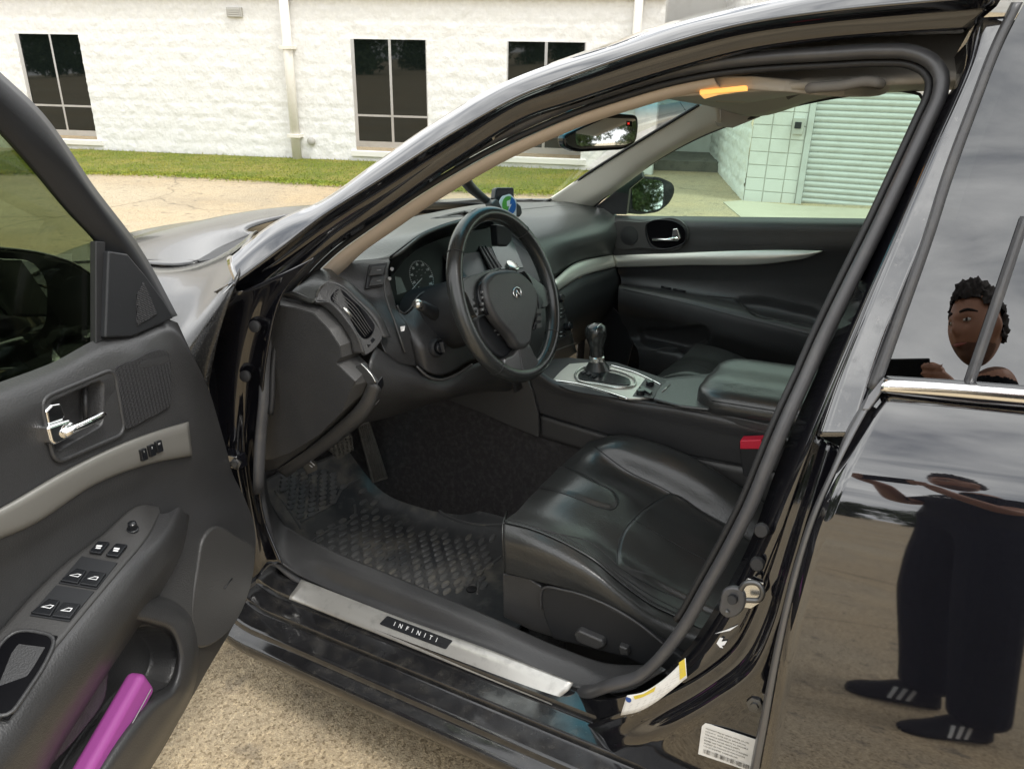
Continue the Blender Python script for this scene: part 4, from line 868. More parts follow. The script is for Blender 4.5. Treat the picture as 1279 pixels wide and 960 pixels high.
# windscreen
wb=[Vector((.17,1.37,1.0)),Vector((.45,1.53,1.015)),Vector((.885,1.62,1.025)),Vector((1.3,1.53,1.02)),Vector((1.56,1.34,1.0))]
wt=[Vector((.33,.70,1.375)),Vector((.55,.80,1.375)),Vector((.885,.84,1.37)),Vector((1.17,.82,1.35)),Vector((1.39,.72,1.325))]
wm=[a.lerp(b,.5)+Vector((0,.03,.035)) for a,b in zip(wb,wt)]
loft('windscreen',[wb,wm,wt],'glass_screen',car,nu=30,nv=24,thick=0)
# far door glass and the body around it
fg="735,268,1.60 770,234,1.57 800,213,1.535 852,182,1.495 906,158,1.455 1021,126,1.462 1071,118,1.465 1136,115,1.468 1156,122,1.468"
top=R(fg,'X',0); bot=[Vector((1.615,p.y,.955)) for p in top]
loft('far_window',[[Vector((min(1.62,p.x+.02),p.y,p.z)) for p in top],[Vector((1.625,p.y,.955)) for p in top]],'glass_green',car,nu=40,nv=4,sv=False,thick=0)
tube('far_window_rubber',resample(R("735,266,1.60 770,233,1.565 800,213,1.53 852,182,1.49 906,158,1.45 1021,126,1.455 1071,118,1.46 1136,115,1.463 1150,119,1.463 1154,130,1.47",'X',0),80),.004,'rubber_dark',car,ns=8)
loft('far_center_pillar',[R("1154,122,1.475 1129,187,1.53 1089,272,1.60 1060,340,1.62 1000,480,1.63",'X',0),R("1190,122,1.45 1165,187,1.50 1125,272,1.57 1096,340,1.59 1036,480,1.60",'X',0),R("1230,122,1.47 1205,187,1.52 1165,272,1.59 1136,340,1.61 1076,480,1.62",'X',0)],'plastic_dark',car,nu=30,nv=6,thick=.02)
loft('far_body',[[Vector((1.66,y,.93)) for y in (1.3,.6,0,-1,-2.2)],[Vector((1.75,y,.86)) for y in (1.35,.6,0,-1,-2.3)],[Vector((1.78,y,.6)) for y in (1.4,.6,0,-1,-2.35)],[Vector((1.75,y,.25)) for y in (1.4,.6,0,-1,-2.3)]],'paint',car,nu=20,nv=14,thick=.01,eye=Vector((6,0,1)))
loft('far_fender',[[Vector((1.67,y,z)) for y,z in ((1.28,1.0),(1.8,.98),(2.3,.92),(2.75,.83),(2.98,.65))],[Vector((1.76,y,z)) for y,z in ((1.28,.95),(1.8,.93),(2.3,.88),(2.72,.79),(2.96,.6))],[Vector((1.77,y,z)) for y,z in ((1.35,.25),(1.62,.25),(1.9,.68),(2.68,.6),(2.95,.3))]],'paint',car,nu=30,nv=12,thick=.01,eye=Vector((6,2,1)))
loft('rear_body',[[Vector((x,y,z)) for y,z in ((-1.0,xz),(-1.9,xz*.99),(-2.5,xz*.9))] if False else [Vector((x,-1.05,z)),Vector((x,-1.9,z)),Vector((x+(.885-x)*.12,-2.6,z*.97))] for x,z in ((.0,.3),(-.02,.6),(.03,.88),(.12,1.0),(.4,1.03),(.885,1.04),(1.37,1.03),(1.65,1.0),(1.74,.88),(1.79,.6),(1.77,.3))],'paint',car,nu=20,nv=40,thick=.01,eye=Vector((-4,-3,4)))
slab('rear_bumper',[Vector((.12,-2.62,z)) if i<1 else Vector((x,-2.62,z)) for i,(x,z) in enumerate(((.12,.3),(1.65,.3),(1.62,.95),(.885,1.0),(.15,.95)))],'paint',car,.1,.03,eye=Vector((.9,-9,1)))
slab('front_bumper',[Vector((x,3.0,z)) for x,z in ((.18,.2),(1.6,.2),(1.58,.66),(.885,.72),(.2,.66))],'paint',car,-.12,.03,eye=Vector((.9,9,1)))
loft('rear_glass',[[Vector((.4,-1.36,1.36)),Vector((.885,-1.45,1.385)),Vector((1.37,-1.36,1.36))],[Vector((.28,-1.9,1.02)),Vector((.885,-2.0,1.05)),Vector((1.49,-1.9,1.02))]],'glass_green',car,nu=12,nv=6,thick=0)
loft('rear_shelf',[[Vector((.1,-1.2,.98)),Vector((1.67,-1.2,.98))],[Vector((.1,-2.0,1.0)),Vector((1.67,-2.0,1.0))]],'plastic_dark',car,nu=4,nv=3,thick=.02,eye=Vector((.9,-1.5,4)))
slab('rear_seat',[Vector((x,-.95,z)) for x,z in ((.2,.2),(1.57,.2),(1.57,.62),(1.5,.98),(.27,.98),(.2,.62))],'leather',car,.14,.04,eye=Vector((.9,3,1)))
for sx in (.18,1.6):
    for y in (1.72+.62,-1.55):
        wh=lathe('wheel',[(.0001,.04),(.06,.045),(.20,.02),(.235,.035),(.25,.05),(.30,.055),(.325,.04),(.33,0),(.33,-.15),(.2,-.17),(.0001,-.17)],Vector((.14 if sx<.5 else 1.63,y,.325)),(-1 if sx<.5 else 1,0,0),'rubber_dark',car,40)
        for k in range(10):
            a=k*math.pi/5; d_=Vector((0,math.cos(a),math.sin(a))); u_=Vector((0,-d_.z,d_.y)); xo=-.045 if sx<.5 else .045
            c=Vector((.14+xo if sx<.5 else 1.63+xo,y,.325)); rbox('spoke',c+d_*.13,(.02,.03,.19),'satin',wh,.004,(Vector((1,0,0)),u_,d_))
# --- floor, carpet, tunnel
fl=[]
for x in np.linspace(.12,.80,24):
    fl.append([Vector((x,y,z)) for y,z in ((-.6,.14),(.3,.14),(1.0,.14),(1.38,.138),(1.55,.165),(1.72,.33),(1.85,.60))])
loft('floor_carpet',fl,'carpet',car,nu=40,nv=24,sv=False,thick=.004,eye=Vector((.5,.8,1.5)))
loft('tunnel_carpet',[[Vector((.70,1.86,.62)),Vector((.72,1.5,.62)),Vector((.76,1.2,.6)),Vector((.78,.9,.56)),Vector((.78,.2,.45))],[Vector((.70,1.84,.45)),Vector((.715,1.5,.45)),Vector((.745,1.2,.42)),Vector((.76,.9,.38)),Vector((.76,.2,.32))],[Vector((.68,1.8,.28)),Vector((.69,1.5,.24)),Vector((.715,1.2,.22)),Vector((.73,.9,.21)),Vector((.73,.2,.2))],[Vector((.66,1.74,.16)),Vector((.68,1.45,.145)),Vector((.70,1.2,.145)),Vector((.715,.9,.145)),Vector((.715,.2,.145))]],'carpet',car,nu=40,nv=24,thick=.004)
loft('kick_panel',[[Vector((.15,1.44,.62)),Vector((.14,1.6,.7)),Vector((.14,1.85,.7))],[Vector((.15,1.44,.45)),Vector((.14,1.6,.45)),Vector((.14,1.8,.45))],[Vector((.15,1.40,.30)),Vector((.14,1.55,.27)),Vector((.14,1.7,.25))],[Vector((.15,1.3,.15)),Vector((.14,1.45,.15)),Vector((.14,1.7,.15))]],'plastic',car,nu=20,nv=12,thick=.004)
loft('far_footwell',[[Vector((1.02,1.5,.15)),Vector((1.02,.2,.15))],[Vector((1.6,1.5,.15)),Vector((1.6,.2,.15))]],'carpet',car,nu=4,nv=4,thick=.004,eye=Vector((1.3,.8,2)))
loft('far_bulkhead',[[Vector((.7,1.75,.15)),Vector((1.62,1.5,.15))],[Vector((.7,1.75,1.0)),Vector((1.62,1.45,1.0))]],'carpet',car,nu=4,nv=4,thick=.004)
# --- dashboard
db=loft('dashboard',[[Vector((.15,1.40,.985)),Vector((.45,1.54,1.0)),Vector((.885,1.63,1.005)),Vector((1.3,1.54,1.0)),Vector((1.60,1.34,.985))],
  [Vector((.15,1.33,1.015)),Vector((.45,1.42,1.04)),Vector((.885,1.46,1.04)),Vector((1.25,1.40,1.035)),Vector((1.59,1.25,1.0))],
  R("395,338,1.22 440,326,1.19 490,319,1.12 527,292,1.09 552,281,1.09 580,273,1.10 612,268,1.14",'Y',1.1)+[Vector((.83,1.33,1.05)),Vector((1.0,1.34,1.05)),Vector((1.2,1.29,1.025)),Vector((1.45,1.22,1.005)),Vector((1.6,1.15,.975))]],'soft_dash',car,nu=110,nv=26,thick=.008,eye=Vector((.5,.6,2.2)))
loft('dash_pad',[[Vector((1.0,1.34,1.05)),Vector((1.2,1.28,1.025)),Vector((1.45,1.22,1.005)),Vector((1.62,1.14,.975))],[Vector((1.06,1.24,1.02)),Vector((1.2,1.19,1.0)),Vector((1.45,1.14,.975)),Vector((1.62,1.10,.945))],[Vector((1.085,1.15,.96)),Vector((1.2,1.12,.94)),Vector((1.45,1.095,.915)),Vector((1.61,1.085,.9))],
   R("690,348,1.12 720,328,1.34 768,318,1.60",'X',0)],'soft_dash',db,nu=50,nv=30,thick=.006)
loft('dash_strip',[R("693,349,1.11 720,328,1.33 767,318,1.585",'X',0),R("695,355,1.095 723,336,1.315 768,326,1.57",'X',0),R("697,363,1.105 727,345,1.325 770,333,1.58",'X',0)],'strip_bright',db,nu=40,nv=8,thick=.004)
loft('glove_box',[R("697,364,1.11 727,346,1.33 771,334,1.59",'X',0),R("705,385,1.12 735,372,1.34 775,360,1.6",'X',0),[Vector((1.1,1.15,.5)),Vector((1.35,1.2,.5)),Vector((1.6,1.2,.5))]],'plastic_dark',db,nu=30,nv=10,thick=.004)
# passenger end vent
slab('vent_housing',R("731,277,1.575 763,273,1.60 767,306,1.59 742,309,1.565",'X',0),'plastic',db,.02,.003)
for k in range(4):
    x0=735+k*8; tube('vent_slat',R(f"{x0},279,{1.565+k*.008} {x0+3},306,{1.558+k*.008}",'X',0),.004,'plastic_warm',db,ns=8)
# instrument hood and cluster
hood_in=loft('instrument_hood',[R("488,321,1.12 527,293,1.09 552,282,1.09 580,274,1.10 612,269,1.14",'Y',1.1),R("484,334,1.15 520,303,1.15 550,289,1.15 582,281,1.16 616,276,1.19",'Y',1.1),R("486,350,1.19 512,318,1.2 548,299,1.2 584,289,1.2 618,284,1.22",'Y',1.1)],'cluster_black',db,nu=40,nv=8,thick=.003)
CLN=Vector((-.05,-.94,.33)).normalized(); CLP=U(527,345,'Y',1.205)
def CL(s,off=0):
    o=[]
    for tk in s.split(): a=[float(q) for q in tk.split(',')]; o.append(onplane(ray(*a),CLP+CLN*off,CLN))
    return o
slab('instrument_cluster',CL("476,330 500,305 530,284 625,270 640,370 560,372 525,385 505,402 488,385"),'cluster_black',db,.01,.001)
cc=CL("526.5,346")[0]; cx=Vector((1,-.0,0)); cx=(cx-CLN*cx.dot(CLN)).normalized(); cy=CLN.cross(cx); cy=cy if cy.z>0 else -cy
sr_=(CL("526.5,346")[0]-CL("526.5,326")[0]).length
marks=[]
for k in range(41):
    a=math.radians(225-270*k/40); L_=.0065 if k%5==0 else .0035; d_=cx*math.cos(a)+cy*math.sin(a); u_=cx*-math.sin(a)+cy*math.cos(a); wv=.0006
    p=cc+d_*sr_+CLN*.0006; V=[p-u_*wv,p+u_*wv,p+u_*wv-d_*L_,p-u_*wv-d_*L_]; marks.append(mesh('x',V,facecam(V,[(0,1,2,3)]),'white_ink',None,smooth=False))
for k in range(9):
    a=math.radians(225-270*k/8); d_=cx*math.cos(a)+cy*math.sin(a); marks.append(text('x',str(20*k),cc+d_*(sr_*.76)+CLN*.0006,cx,cy,.0085,'white_ink',None,.0001))
    if k<7: marks.append(text('x',str(k*40),cc+d_*(sr_*.45)+CLN*.0006,cx,cy,.0045,'grey_ink',None,.0001))
marks.append(text('x','MPH',cc+cy*.004+CLN*.0006,cx,cy,.004,'grey_ink',None,.0001))
for off in (.165,):
    for k in range(9): 
        a=math.radians(225-270*k/8); d_=cx*math.cos(a)+cy*math.sin(a); marks.append(text('x',str(k),cc+cx*off+d_*(sr_*.76)+CLN*.0006,cx,cy,.0085,'white_ink',None,.0001))
join('dial_marks',marks,db)
nd=CL("527,347.5 514,362",.002); tube('needle',nd,[.0012,.0006],'white_ink',db,ns=6)
slab('cluster_display',CL("493,345 501,347 508,364 496,368",.001),'screen',db,.001,0)
# dash face left of the cluster and down to the knees
fr_=[R("405,334,1.215 440,327,1.185 487,321,1.125",'Y',0),R("424,348,1.19 455,352,1.15 485,343,1.115",'Y',0),R("440,362,1.165 468,370,1.13 489,360,1.11",'Y',0),R("456,385,1.13 480,390,1.10 497,388,1.095",'Y',0),R("470,410,1.09 487,412,1.075 510,408,1.06",'Y',0),R("476,428,1.07 492,435,1.06 516,430,1.05",'Y',0),R("482,440,1.06 502,455,1.06 524,458,1.05",'Y',0)]
face=loft('dash_face',fr_,'plastic',db,nu=30,nv=40,thick=.004)
lowp=[R("497,388,1.095 504,392,1.09 512,387,1.09 522,372,1.09 545,360,1.09 575,352,1.09 606,352,1.10",'Y',0),R("506,405,1.07 516,405,1.06 528,400,1.06 545,390,1.06 560,385,1.06 585,380,1.07 612,380,1.09",'Y',0),R("514,430,1.05 524,432,1.03 538,430,1.02 552,427,1.02 570,420,1.03 600,415,1.05 622,410,1.07",'Y',0),R("520,455,1.05 530,462,1.03 545,468,1.02 560,466,1.02 585,452,1.03 610,445,1.05 632,440,1.06",'Y',0)]
low=loft('column_surround',lowp,'plastic',db,nu=50,nv=30,thick=.004)
tube('bezel_edge',[p for p in resample(R("496,381,1.10 499,388,1.095 504,391,1.09 511,387,1.088 521,371,1.088 543,360,1.088 570,352,1.088",'Y',0),50)],.0022,'plastic_warm',db,ns=8)
tube('bezel_edge',[p for p in resample(R("486,326,1.115 481,345,1.108 480,358,1.105 485,380,1.09 493,402,1.07 502,428,1.05 506,440,1.05",'Y',0),50)],.0028,'plastic_warm',db,ns=8)
slab('switch_pod',R("461,330,1.135 485,327,1.115 479,357,1.105 456,361,1.135",'Y',0),'plastic_dark',db,.012,.002)
for k in range(2):
    y=333+k*13; slab('dash_button',R(f"464,{y},1.124 481,{y-1.5},1.107 479,{y+9},1.103 461,{y+11},1.12",'Y',0),'plastic',db,.006,.0015)
    tube('button_line',R(f"467,{y+5},1.12 476,{y+4},1.106",'Y',0),.0006,'grey_ink',db,ns=6)
for x,y in ((489,336),(486,348)): lathe('stub_button',[(.0001,.003),(.004,.003),(.004,0)],U(x,y,'Y',1.105),(-.3,-1,.2),'grey_ink',db,10)
text('button_mark','▰',U(503,411,'Y',1.045),(1,0,0),(0,.2,1),.012,'white_ink',db)
V=R("500,408,1.045 506,407,1.04 505,413,1.04 501,414,1.045",'Y',0); slab('button_mark',V,'white_ink',db,.001,0)
kp=U(548,434,'Y',1.005); ax_=Vector((-.15,-.95,.2))
lathe('power_knob',[(.021,-.012),(.021,0),(.019,.003),(.0165,.003),(.0155,-.004),(.0001,-.004)],kp,ax_,'plastic_dark',db,28)
lathe('power_knob',[(.0135,-.004),(.0125,.008),(.010,.010),(.0001,.010)],kp,ax_,'plastic_gloss',db,20)
rbox('knob_grip',kp+ax_.normalized()*.012,(.006,.012,.024),'plastic',db,.002,(Vector((1,0,0)),ax_.normalized(),Vector((0,.2,1)).normalized()))
# knee panel
loft('knee_panel',[R("470,433,1.06 500,453,1.06 520,460,1.05 548,472,1.03 590,456,1.0 660,440,.98",'Y',0),R("462,455,1.04 495,466,1.04 525,475,1.03 552,484,1.01 590,472,1.0 660,455,.98",'Y',0),R("462,480,1.05 490,488,1.05 520,492,1.05 552,494,1.03 588,482,1.01 660,470,1.0",'Y',0),R("455,508,1.09 480,506,1.10 515,501,1.10 550,497,1.08 585,488,1.05 660,485,1.03",'Y',0),R("440,530,1.2 470,525,1.22 508,514,1.24 548,502,1.24 584,492,1.2 660,490,1.15",'Y',0)],'plastic',db,nu=50,nv=30,thick=.004)
tube('knee_lip',resample(R("520,457,1.04 535,470,1.02 548,474,1.01 565,470,1.0 590,455,.98",'Y',0),30),.003,'plastic_warm',db,ns=8)
slab('fuse_lid',R("471,480,.2 478,470,.22 480,480,.23 472,494,.21",'X',0),'plastic_gloss',db,.004,.001)
tube('panel_gap',R("452,521,.20 466,508,.22 474,499,.235",'X',0),.0015,'plastic_warm',db,ns=6)
# end cap facing the open door
oc="350,372 368,376 402,384 427,408 438,427 440.5,442 436,449 454,466 458,477 450,494 416,529 379,561 345,585 326,590 322,560 326,470 338,400"
ic="350,381 369,384 392,391 412,412 425,432 427,446 420,453 444,476 441,482 427,515 397,544 362,566 340,573 330,574 328,550 331,470 341,404"
def sharp(s): return ' '.join(s.split())
O_,I_=[U(*map(float,t.split(',')),'X',.175) for t in oc.split()],[U(*map(float,t.split(',')),'X',.150) for t in ic.split()]
def fine(P,n=8,m=160): return [Vector(p) for p in resample(P,m,True,False)]
# keep corners matched: resample edge by edge
def edgewise(P,k=8): 
    out=[]
    for i in range(len(P)):
        for j in range(k): out.append(Vector(P[i]).lerp(Vector(P[(i+1)%len(P)]),j/k))
    return out
Oe,Ie=edgewise(O_),edgewise(I_); n_=len(Oe); cI=sum(Ie,Vector())/n_
V=[p+Vector((.03,0,0)) for p in Oe]+Oe+[a.lerp(b,.9) for a,b in zip(Oe,Ie)]+Ie
F=gridF(4,n_,cu=True)+[tuple(range(3*n_,4*n_))]
ec=mesh('dash_end_cap',V,facecam(V,F,Vector((-2,1,.8))),'plastic_warm',db); ec.data.set_sharp_from_angle(angle=math.radians(28))
Vp=[p+Vector((-.0012,0,0)) for p in edgewise([a.lerp(cI,.012) for a in I_],2)]; slab('fuse_cover',Vp,'plastic',db,.002,0,n=(-1,0,0))
loft('dash_edge',[R("459,478,.178 452,496,.178 418,532,.178 381,563,.178 345,588,.178",'X',0),R("470,481,.185 461,505,.185 428,538,.185 392,566,.185 352,592,.185",'X',0),R("474,494,.23 465,514,.23 432,545,.23 397,570,.23 358,596,.23",'X',0)],'plastic',db,nu=40,nv=10,thick=.004)
slab('trim_block',R("444,457 451,454 470,478 459,480",'X',.172),'plastic',db,.01,.001)
tube('trim_line',resample(R("451,454 460,463 466,471 469,477",'X',.171),24),.0013,'satin',db,ns=8)
# side vent
loft('vent_side',[R("352,368,.172 368,374,.172 402,382,.172 427,406,.172 438,425,.172 441,441,.172",'X',0),R("366,364,.165 393,375,.165 413,379,.165 433,400,.168 447,421,.172 455,441,.176",'X',0)],'plastic',db,nu=50,nv=6,sv=False,thick=.003)
podO="393,375,.165 397,360,.175 409,352,.185 424,357,.20 447,377,.22 468,401,.235 478,421,.24 472,431,.225 457,443,.195 447,421,.175 433,400,.168 413,379,.165"
loft('vent_top',[R("362,366,.165 393,375,.165 396,362,.174",'X',0),R("370,358,.18 394,352,.185 409,351,.186",'X',0),R("386,350,.22 405,335,.24 425,353,.215",'X',0),R("400,338,.25 412,340,.25 450,374,.235",'X',0)],'soft_dash',db,nu=24,nv=14,thick=.003)
loft('vent_shoulder',[R("409,351,.187 424,356,.202 447,376,.222 468,400,.237 479,421,.242",'X',0),R("412,343,.22 428,350,.225 452,371,.24 474,397,.25 484,421,.252",'X',0),R("415,341,.26 432,349,.26 456,370,.27 477,396,.28 488,421,.28",'X',0)],'plastic',db,nu=40,nv=8,thick=.003)
sv_=slab('side_vent',[p for p in resample(R(podO,'X',0),70,True)],'plastic',db,.012,.002)
vt=bvh(sv_)
gp=lambda x,y,dx=0: U(x,y,'X',.165+(x-393)*.0009-dx)
GO=[(413,372),(422.5,361),(441,375),(460,394),(468,410),(466,415),(455,423),(438,400),(422.5,381.6)]
VO=lambda s,off=.001:onmesh(vt,s,off)
slab('vent_opening',[Vector(p) for p in resample(VO(' '.join(f'{x},{y}' for x,y in GO),.0015),60,True)],'cluster_black',db,.001,0)
(a0,a1),(m0,m1),(b0_,b1_)=VO('414.5,372 423,362.5',.003),VO('432,391 443,378.5',.003),VO('455.5,421 466,411.5',.003)
for k in range(5):
    f=(k+.35)/5.1; P=[a0.lerp(a1,f),m0.lerp(m1,f),b0_.lerp(b1_,f)]; tube('vent_slat',[Vector(p) for p in resample(P,20)],.0010,'plastic_warm',db,ns=6)
tube('vent_tab',VO('429,384 440,396',.005),.0032,'satin',db,ns=10)
slab('vent_wheel',R("458,430,.196 466,421,.222 469,424,.224 461,433,.20",'X',0),'plastic_gloss',db,.004,.001)
# --- centre stack
sR0,sR1,sR2=U(683,330,'X',1.075),U(704,385,'X',1.075),U(720,440,'X',1.07)
sL=[Vector((.70,p.y,p.z)) for p in (sR0,sR1,sR2)]
topR,topL=Vector((1.06,1.31,1.035)),Vector((.70,1.27,1.03))
stk=loft('centre_stack',[[topL,topR],[sL[0],sR0],[sL[1],sR1],[sL[2],sR2]],'plastic',car,nu=20,nv=4,sv=False,thick=.006)
loft('stack_side',[[topR,sR0,sR1,sR2],[topR+Vector((.02,.1,0)),sR0+Vector((.02,.15,0)),sR1+Vector((.02,.2,0)),sR2+Vector((.02,.3,0))]],'plastic_dark',stk,nu=20,nv=3,thick=.003)
sn=(sR1-sL[1]).cross(sR2-sR0).normalized(); sn=sn if sn.y<0 else -sn
SPt=(topL+topR+sL[0]+sR0)/4; tn=(topR-topL).cross(sR0-topR).normalized(); tn=tn if tn.y<0 else -tn
def ST(s,off=.004): return [onplane(ray(*[float(q) for q in tk.split(',')]),SPt+tn*off,tn) for tk in s.split()]
def SB(s,off=.004): return [onplane(ray(*[float(q) for q in tk.split(',')]),(sL[1]+sR1)/2+sn*off,sn) for tk in s.split()]
slab('screen_frame',ST("590,296 640,285 668,300 690,352 632,352"),'plastic_dark',stk,.01,.002)
slab('stack_screen',ST("612,303 640,299 654,334 626,336",.006),'screen',stk,.004,.001)
slab('centre_vent',ST("594,302 606,300 628,334 612,336",.006),'cluster_black',stk,.004,.001)
for k in range(3):
    tube('vent_slat',ST(f"{596+k*4},303 {614+k*5},335",.008),.0016,'plastic_warm',stk,ns=6)
for x,y in ((698,373),(708,408)):
    lathe('control_knob',[(.013,-.004),(.013,.012),(.011,.016),(.0001,.016)],SB(f"{x},{y}",.004)[0],sn,'plastic_gloss',stk,20)
for y in (385,390,395,414,419): 
    slab('stack_button',SB(f"697,{y} 706,{y-2} 707,{y+1.5} 698,{y+3.5}",.004),'plastic_gloss',stk,.006,.001)
    slab('button_mark',SB(f"699,{y+.5} 702,{y-.2} 702.3,{y+.8} 699.3,{y+1.5}",.0045),'grey_ink',stk,.0005,0)
for p in ("684,430 716,416","680,443 720,428"): tube('stack_seam',SB(p,.003),.0012,'plastic_warm',stk,ns=6)
lathe('clock',[(.02,-.004),(.02,.004),(.017,.006),(.0001,.006)],ST("640,332",.01)[0],tn,'satin',stk,24)
mat('spoke_metal',(.16,.16,.16),.3,metal=.8)
# --- steering wheel
WC=Vector((.484,.881,.956)); wt_=math.radians(18.1); WN_=Vector((0,-math.cos(wt_),math.sin(wt_))); WU=Vector((0,math.sin(wt_),math.cos(wt_))); WX=Vector((1,0,0))
def wr(a,r,o=0): return WC+WX*(r*math.cos(a))+WU*(r*math.sin(a))+WN_*o
sw_=empty('steering_wheel',WC,car)
def WP(s,off=0): return [onplane(ray(*[float(q) for q in tk.split(',')]),WC+WN_*off,WN_) for tk in s.split()]
ring=[wr(a,.1835) for a in np.linspace(0,2*np.pi,120,endpoint=False)]
rp=[(math.cos(a)*.0165,math.sin(a)*.0185) for a in np.linspace(0,2*np.pi,16,endpoint=False)]
V,F=tubeV(ring,1,closed=True,prof=rp,up=lambda i:WN_); ro=mesh('rim',V,F,'leather_rim',sw_); fixn(ro)
for a in (2.42,.72,3.95,5.5):
    pts=[wr(a,.1835+.0169*math.cos(q),.0188*math.sin(q)) for q in np.linspace(0,2*np.pi,20,endpoint=False)]; tube('rim_seam',pts,.0009,'rubber_dark',sw_,ns=6,closed=True)
hubo="607,352 615,341 631,336.5 650,338.5 662,348 672,362 674,375 668,408 664,430 648,433 640,421 619,395 608,369"
hb_=slab('airbag_cover',[Vector(p) for p in resample(WP(hubo,.024),80,True)],'plastic',sw_,.03,.012,n=WN_,segs=4)
slab('spoke',[Vector(p) for p in resample(WP("580,349 598,341 626,335 612,345 604,356 600,368 596,396 588,379 582,366 572,358",.004),60,True)],'leather_rim',sw_,.02,.006,n=WN_,segs=3)
slab('spoke',[Vector(p) for p in resample(WP("655,338 666,346 684,362 690,372 686,380 677,384 670,374 664,352",.004),60,True)],'leather_rim',sw_,.02,.006,n=WN_,segs=3)
slab('lower_spoke',[Vector(p) for p in resample(WP("630,450 641,442 648,434 663,431 668,442 674,453 670,462 653,468 638,464",.012),60,True)],'spoke_metal',sw_,.02,.005,n=WN_,segs=3)
slab('lower_spoke_face',WP("648.5,435 662.5,432.5 673,453 668,461 654,464",.0145),'plastic',sw_,.006,.002,n=WN_)
slab('wheel_back',[Vector(p) for p in resample(WP("597,398 612,392 640,418 647,430 643,441 630,447 614,438 602,419",-.012),60,True)],'plastic_dark',sw_,.02,.006,n=WN_)
slab('button_panel',[Vector(p) for p in resample(WP("600,353 606,350 607,368 617,394 610,392 600,378",.012),40,True)],'plastic_gloss',sw_,.012,.003,n=WN_)
slab('button_panel',[Vector(p) for p in resample(WP("671,366 679,376 676,388 676,402 666,412 669,398 673,380",.012),40,True)],'plastic_gloss',sw_,.012,.003,n=WN_)
for y in (363,370,378,385): slab('wheel_button',WP(f"600.5,{y} 604.5,{y-1} 605,{y+3} 601,{y+4}",.0155),'plastic',sw_,.004,.001,n=WN_); slab('button_mark',WP(f"602,{y+.6} 603.6,{y+.2} 603.8,{y+2} 602.2,{y+2.4}",.016),'grey_ink',sw_,.0004,0,n=WN_)
for y in (386,395,404): slab('wheel_button',WP(f"671,{y} 677,{y-1} 677,{y+5} 670,{y+6}",.0155),'plastic_warm',sw_,.004,.001,n=WN_)
for x,y in ((619,413),(623,418)): slab('button_mark',WP(f"{x-2},{y-1} {x+1.5},{y-2} {x+2},{y} {x-1.5},{y+1}",-.0115),'grey_ink',sw_,.0004,0,n=WN_)
ec_=WP("646,365.5",.026)[0]
em=[tube('x',[ec_+WX*(.0155*math.cos(a))+WU*(.0115*math.sin(a)) for a in np.linspace(math.radians(-62),math.radians(242),40)],list(np.interp(np.linspace(0,1,40),[0,.12,.5,.88,1],[.0003,.0013,.0017,.0013,.0003])),'chrome',None,ns=8)]
for s_ in (-1,1): em.append(tube('x',[ec_+WX*(s_*.0070)+WU*-.0105,ec_+WX*(s_*.0048)+WU*-.003,ec_+WX*(s_*.0012)+WU*.0062],[.0019,.0013,.0006],'chrome',None,ns=8,n=None))
join('emblem',em,sw_)
# column, stalks
loft('steering_column',[[WC-WN_*o+WX*(r*1.05*math.cos(a))+WU*(r*math.sin(a)-.012) for a in np.linspace(0,2*np.pi,28,endpoint=False)] for o,r in ((.03,.055),(.06,.072),(.12,.078),(.2,.08),(.26,.085))],'plastic_dark',car,nu=28,nv=10,closed=True,thick=0,eye=WC+Vector((-2,0,.4)))
sk_=tube('stalk',R("556,398,.44 540,390,.40 528,383,.365 523,380,.352",'X',0),[.016,.0155,.0135,.011],'plastic_dark',car,ns=16)
sk2=tube('stalk_end',R("524,381,.354 519.5,378.5,.342",'X',0),[.0115,.0095],'satin',sk_,ns=16)
tube('stalk',[WC-WN_*.08+WX*.07,WC-WN_*.07+WX*.15+WU*.01],[.012,.009],'plastic_dark',car,ns=12)
# --- console
CZ=.648
cs=loft('console_side',[R("650,440,.74 690,473,.745 740,485,.748 790,498,.75 850,506,.75 885,513,.75 980,535,.75",'X',0),R("655,452,.733 692,480,.733 742,492,.735 792,504,.737 850,512,.738 885,519,.738 980,541,.738",'X',0),R("663,482,.74 705,497,.742 760,512,.742 820,526,.742 885,540,.742 980,560,.742",'X',0),R("672,516,.752 730,534,.752 800,555,.752 858,568,.752 980,590,.752",'X',0)],'plastic',car,nu=60,nv=24,thick=.005)
loft('console_lower',[R("672,518,.756 730,536,.756 800,557,.756 858,570,.756 980,592,.756",'X',0),R("672,545,.764 740,567,.764 800,590,.764 858,612,.764 980,650,.764",'X',0)],'plastic_warm',cs,nu=40,nv=6,thick=.004)
tube('console_seam',R("672,517,.752 730,535,.752 800,556,.752 858,569,.752 980,591,.752",'X',0),.0016,'plastic_dark',cs,ns=6)
slab('console_cheek',R("556,497 590,478 640,468 652,462 664,485 672,517 673,546 640,533 600,515",'X',.738),'plastic_warm',cs,.01,.002)
CT=lambda s,z=CZ:R(s,'Z',z)
slab('console_top',CT("650,470 668,450 712,446 770,452 830,472 885,466 1010,462 985,535 885,514 790,499 690,474",.642),'plastic',cs,.02,.003)
sp_=slab('shifter_plate',[Vector(p) for p in CT("690,474 700,463 711,454 734,452 762,457 800,468 824,480 816,495 800,497 782,497 740,487",.650)],'strip_bright',cs,.006,.002)
tube('plate_trim',resample(CT("691,475 720,479 750,487 784,498",.652),30),.0025,'chrome_trim',cs,ns=8)
tube('plate_trim',resample(CT("762,456 790,464 825,480",.652),30),.0025,'chrome_trim',cs,ns=8)
slab('plate_recess',[Vector(p) for p in resample(CT("693,477 720,481 755,490 775,496 740,492 710,486",.650),40,True)],'plastic_dark',cs,.004,.001)
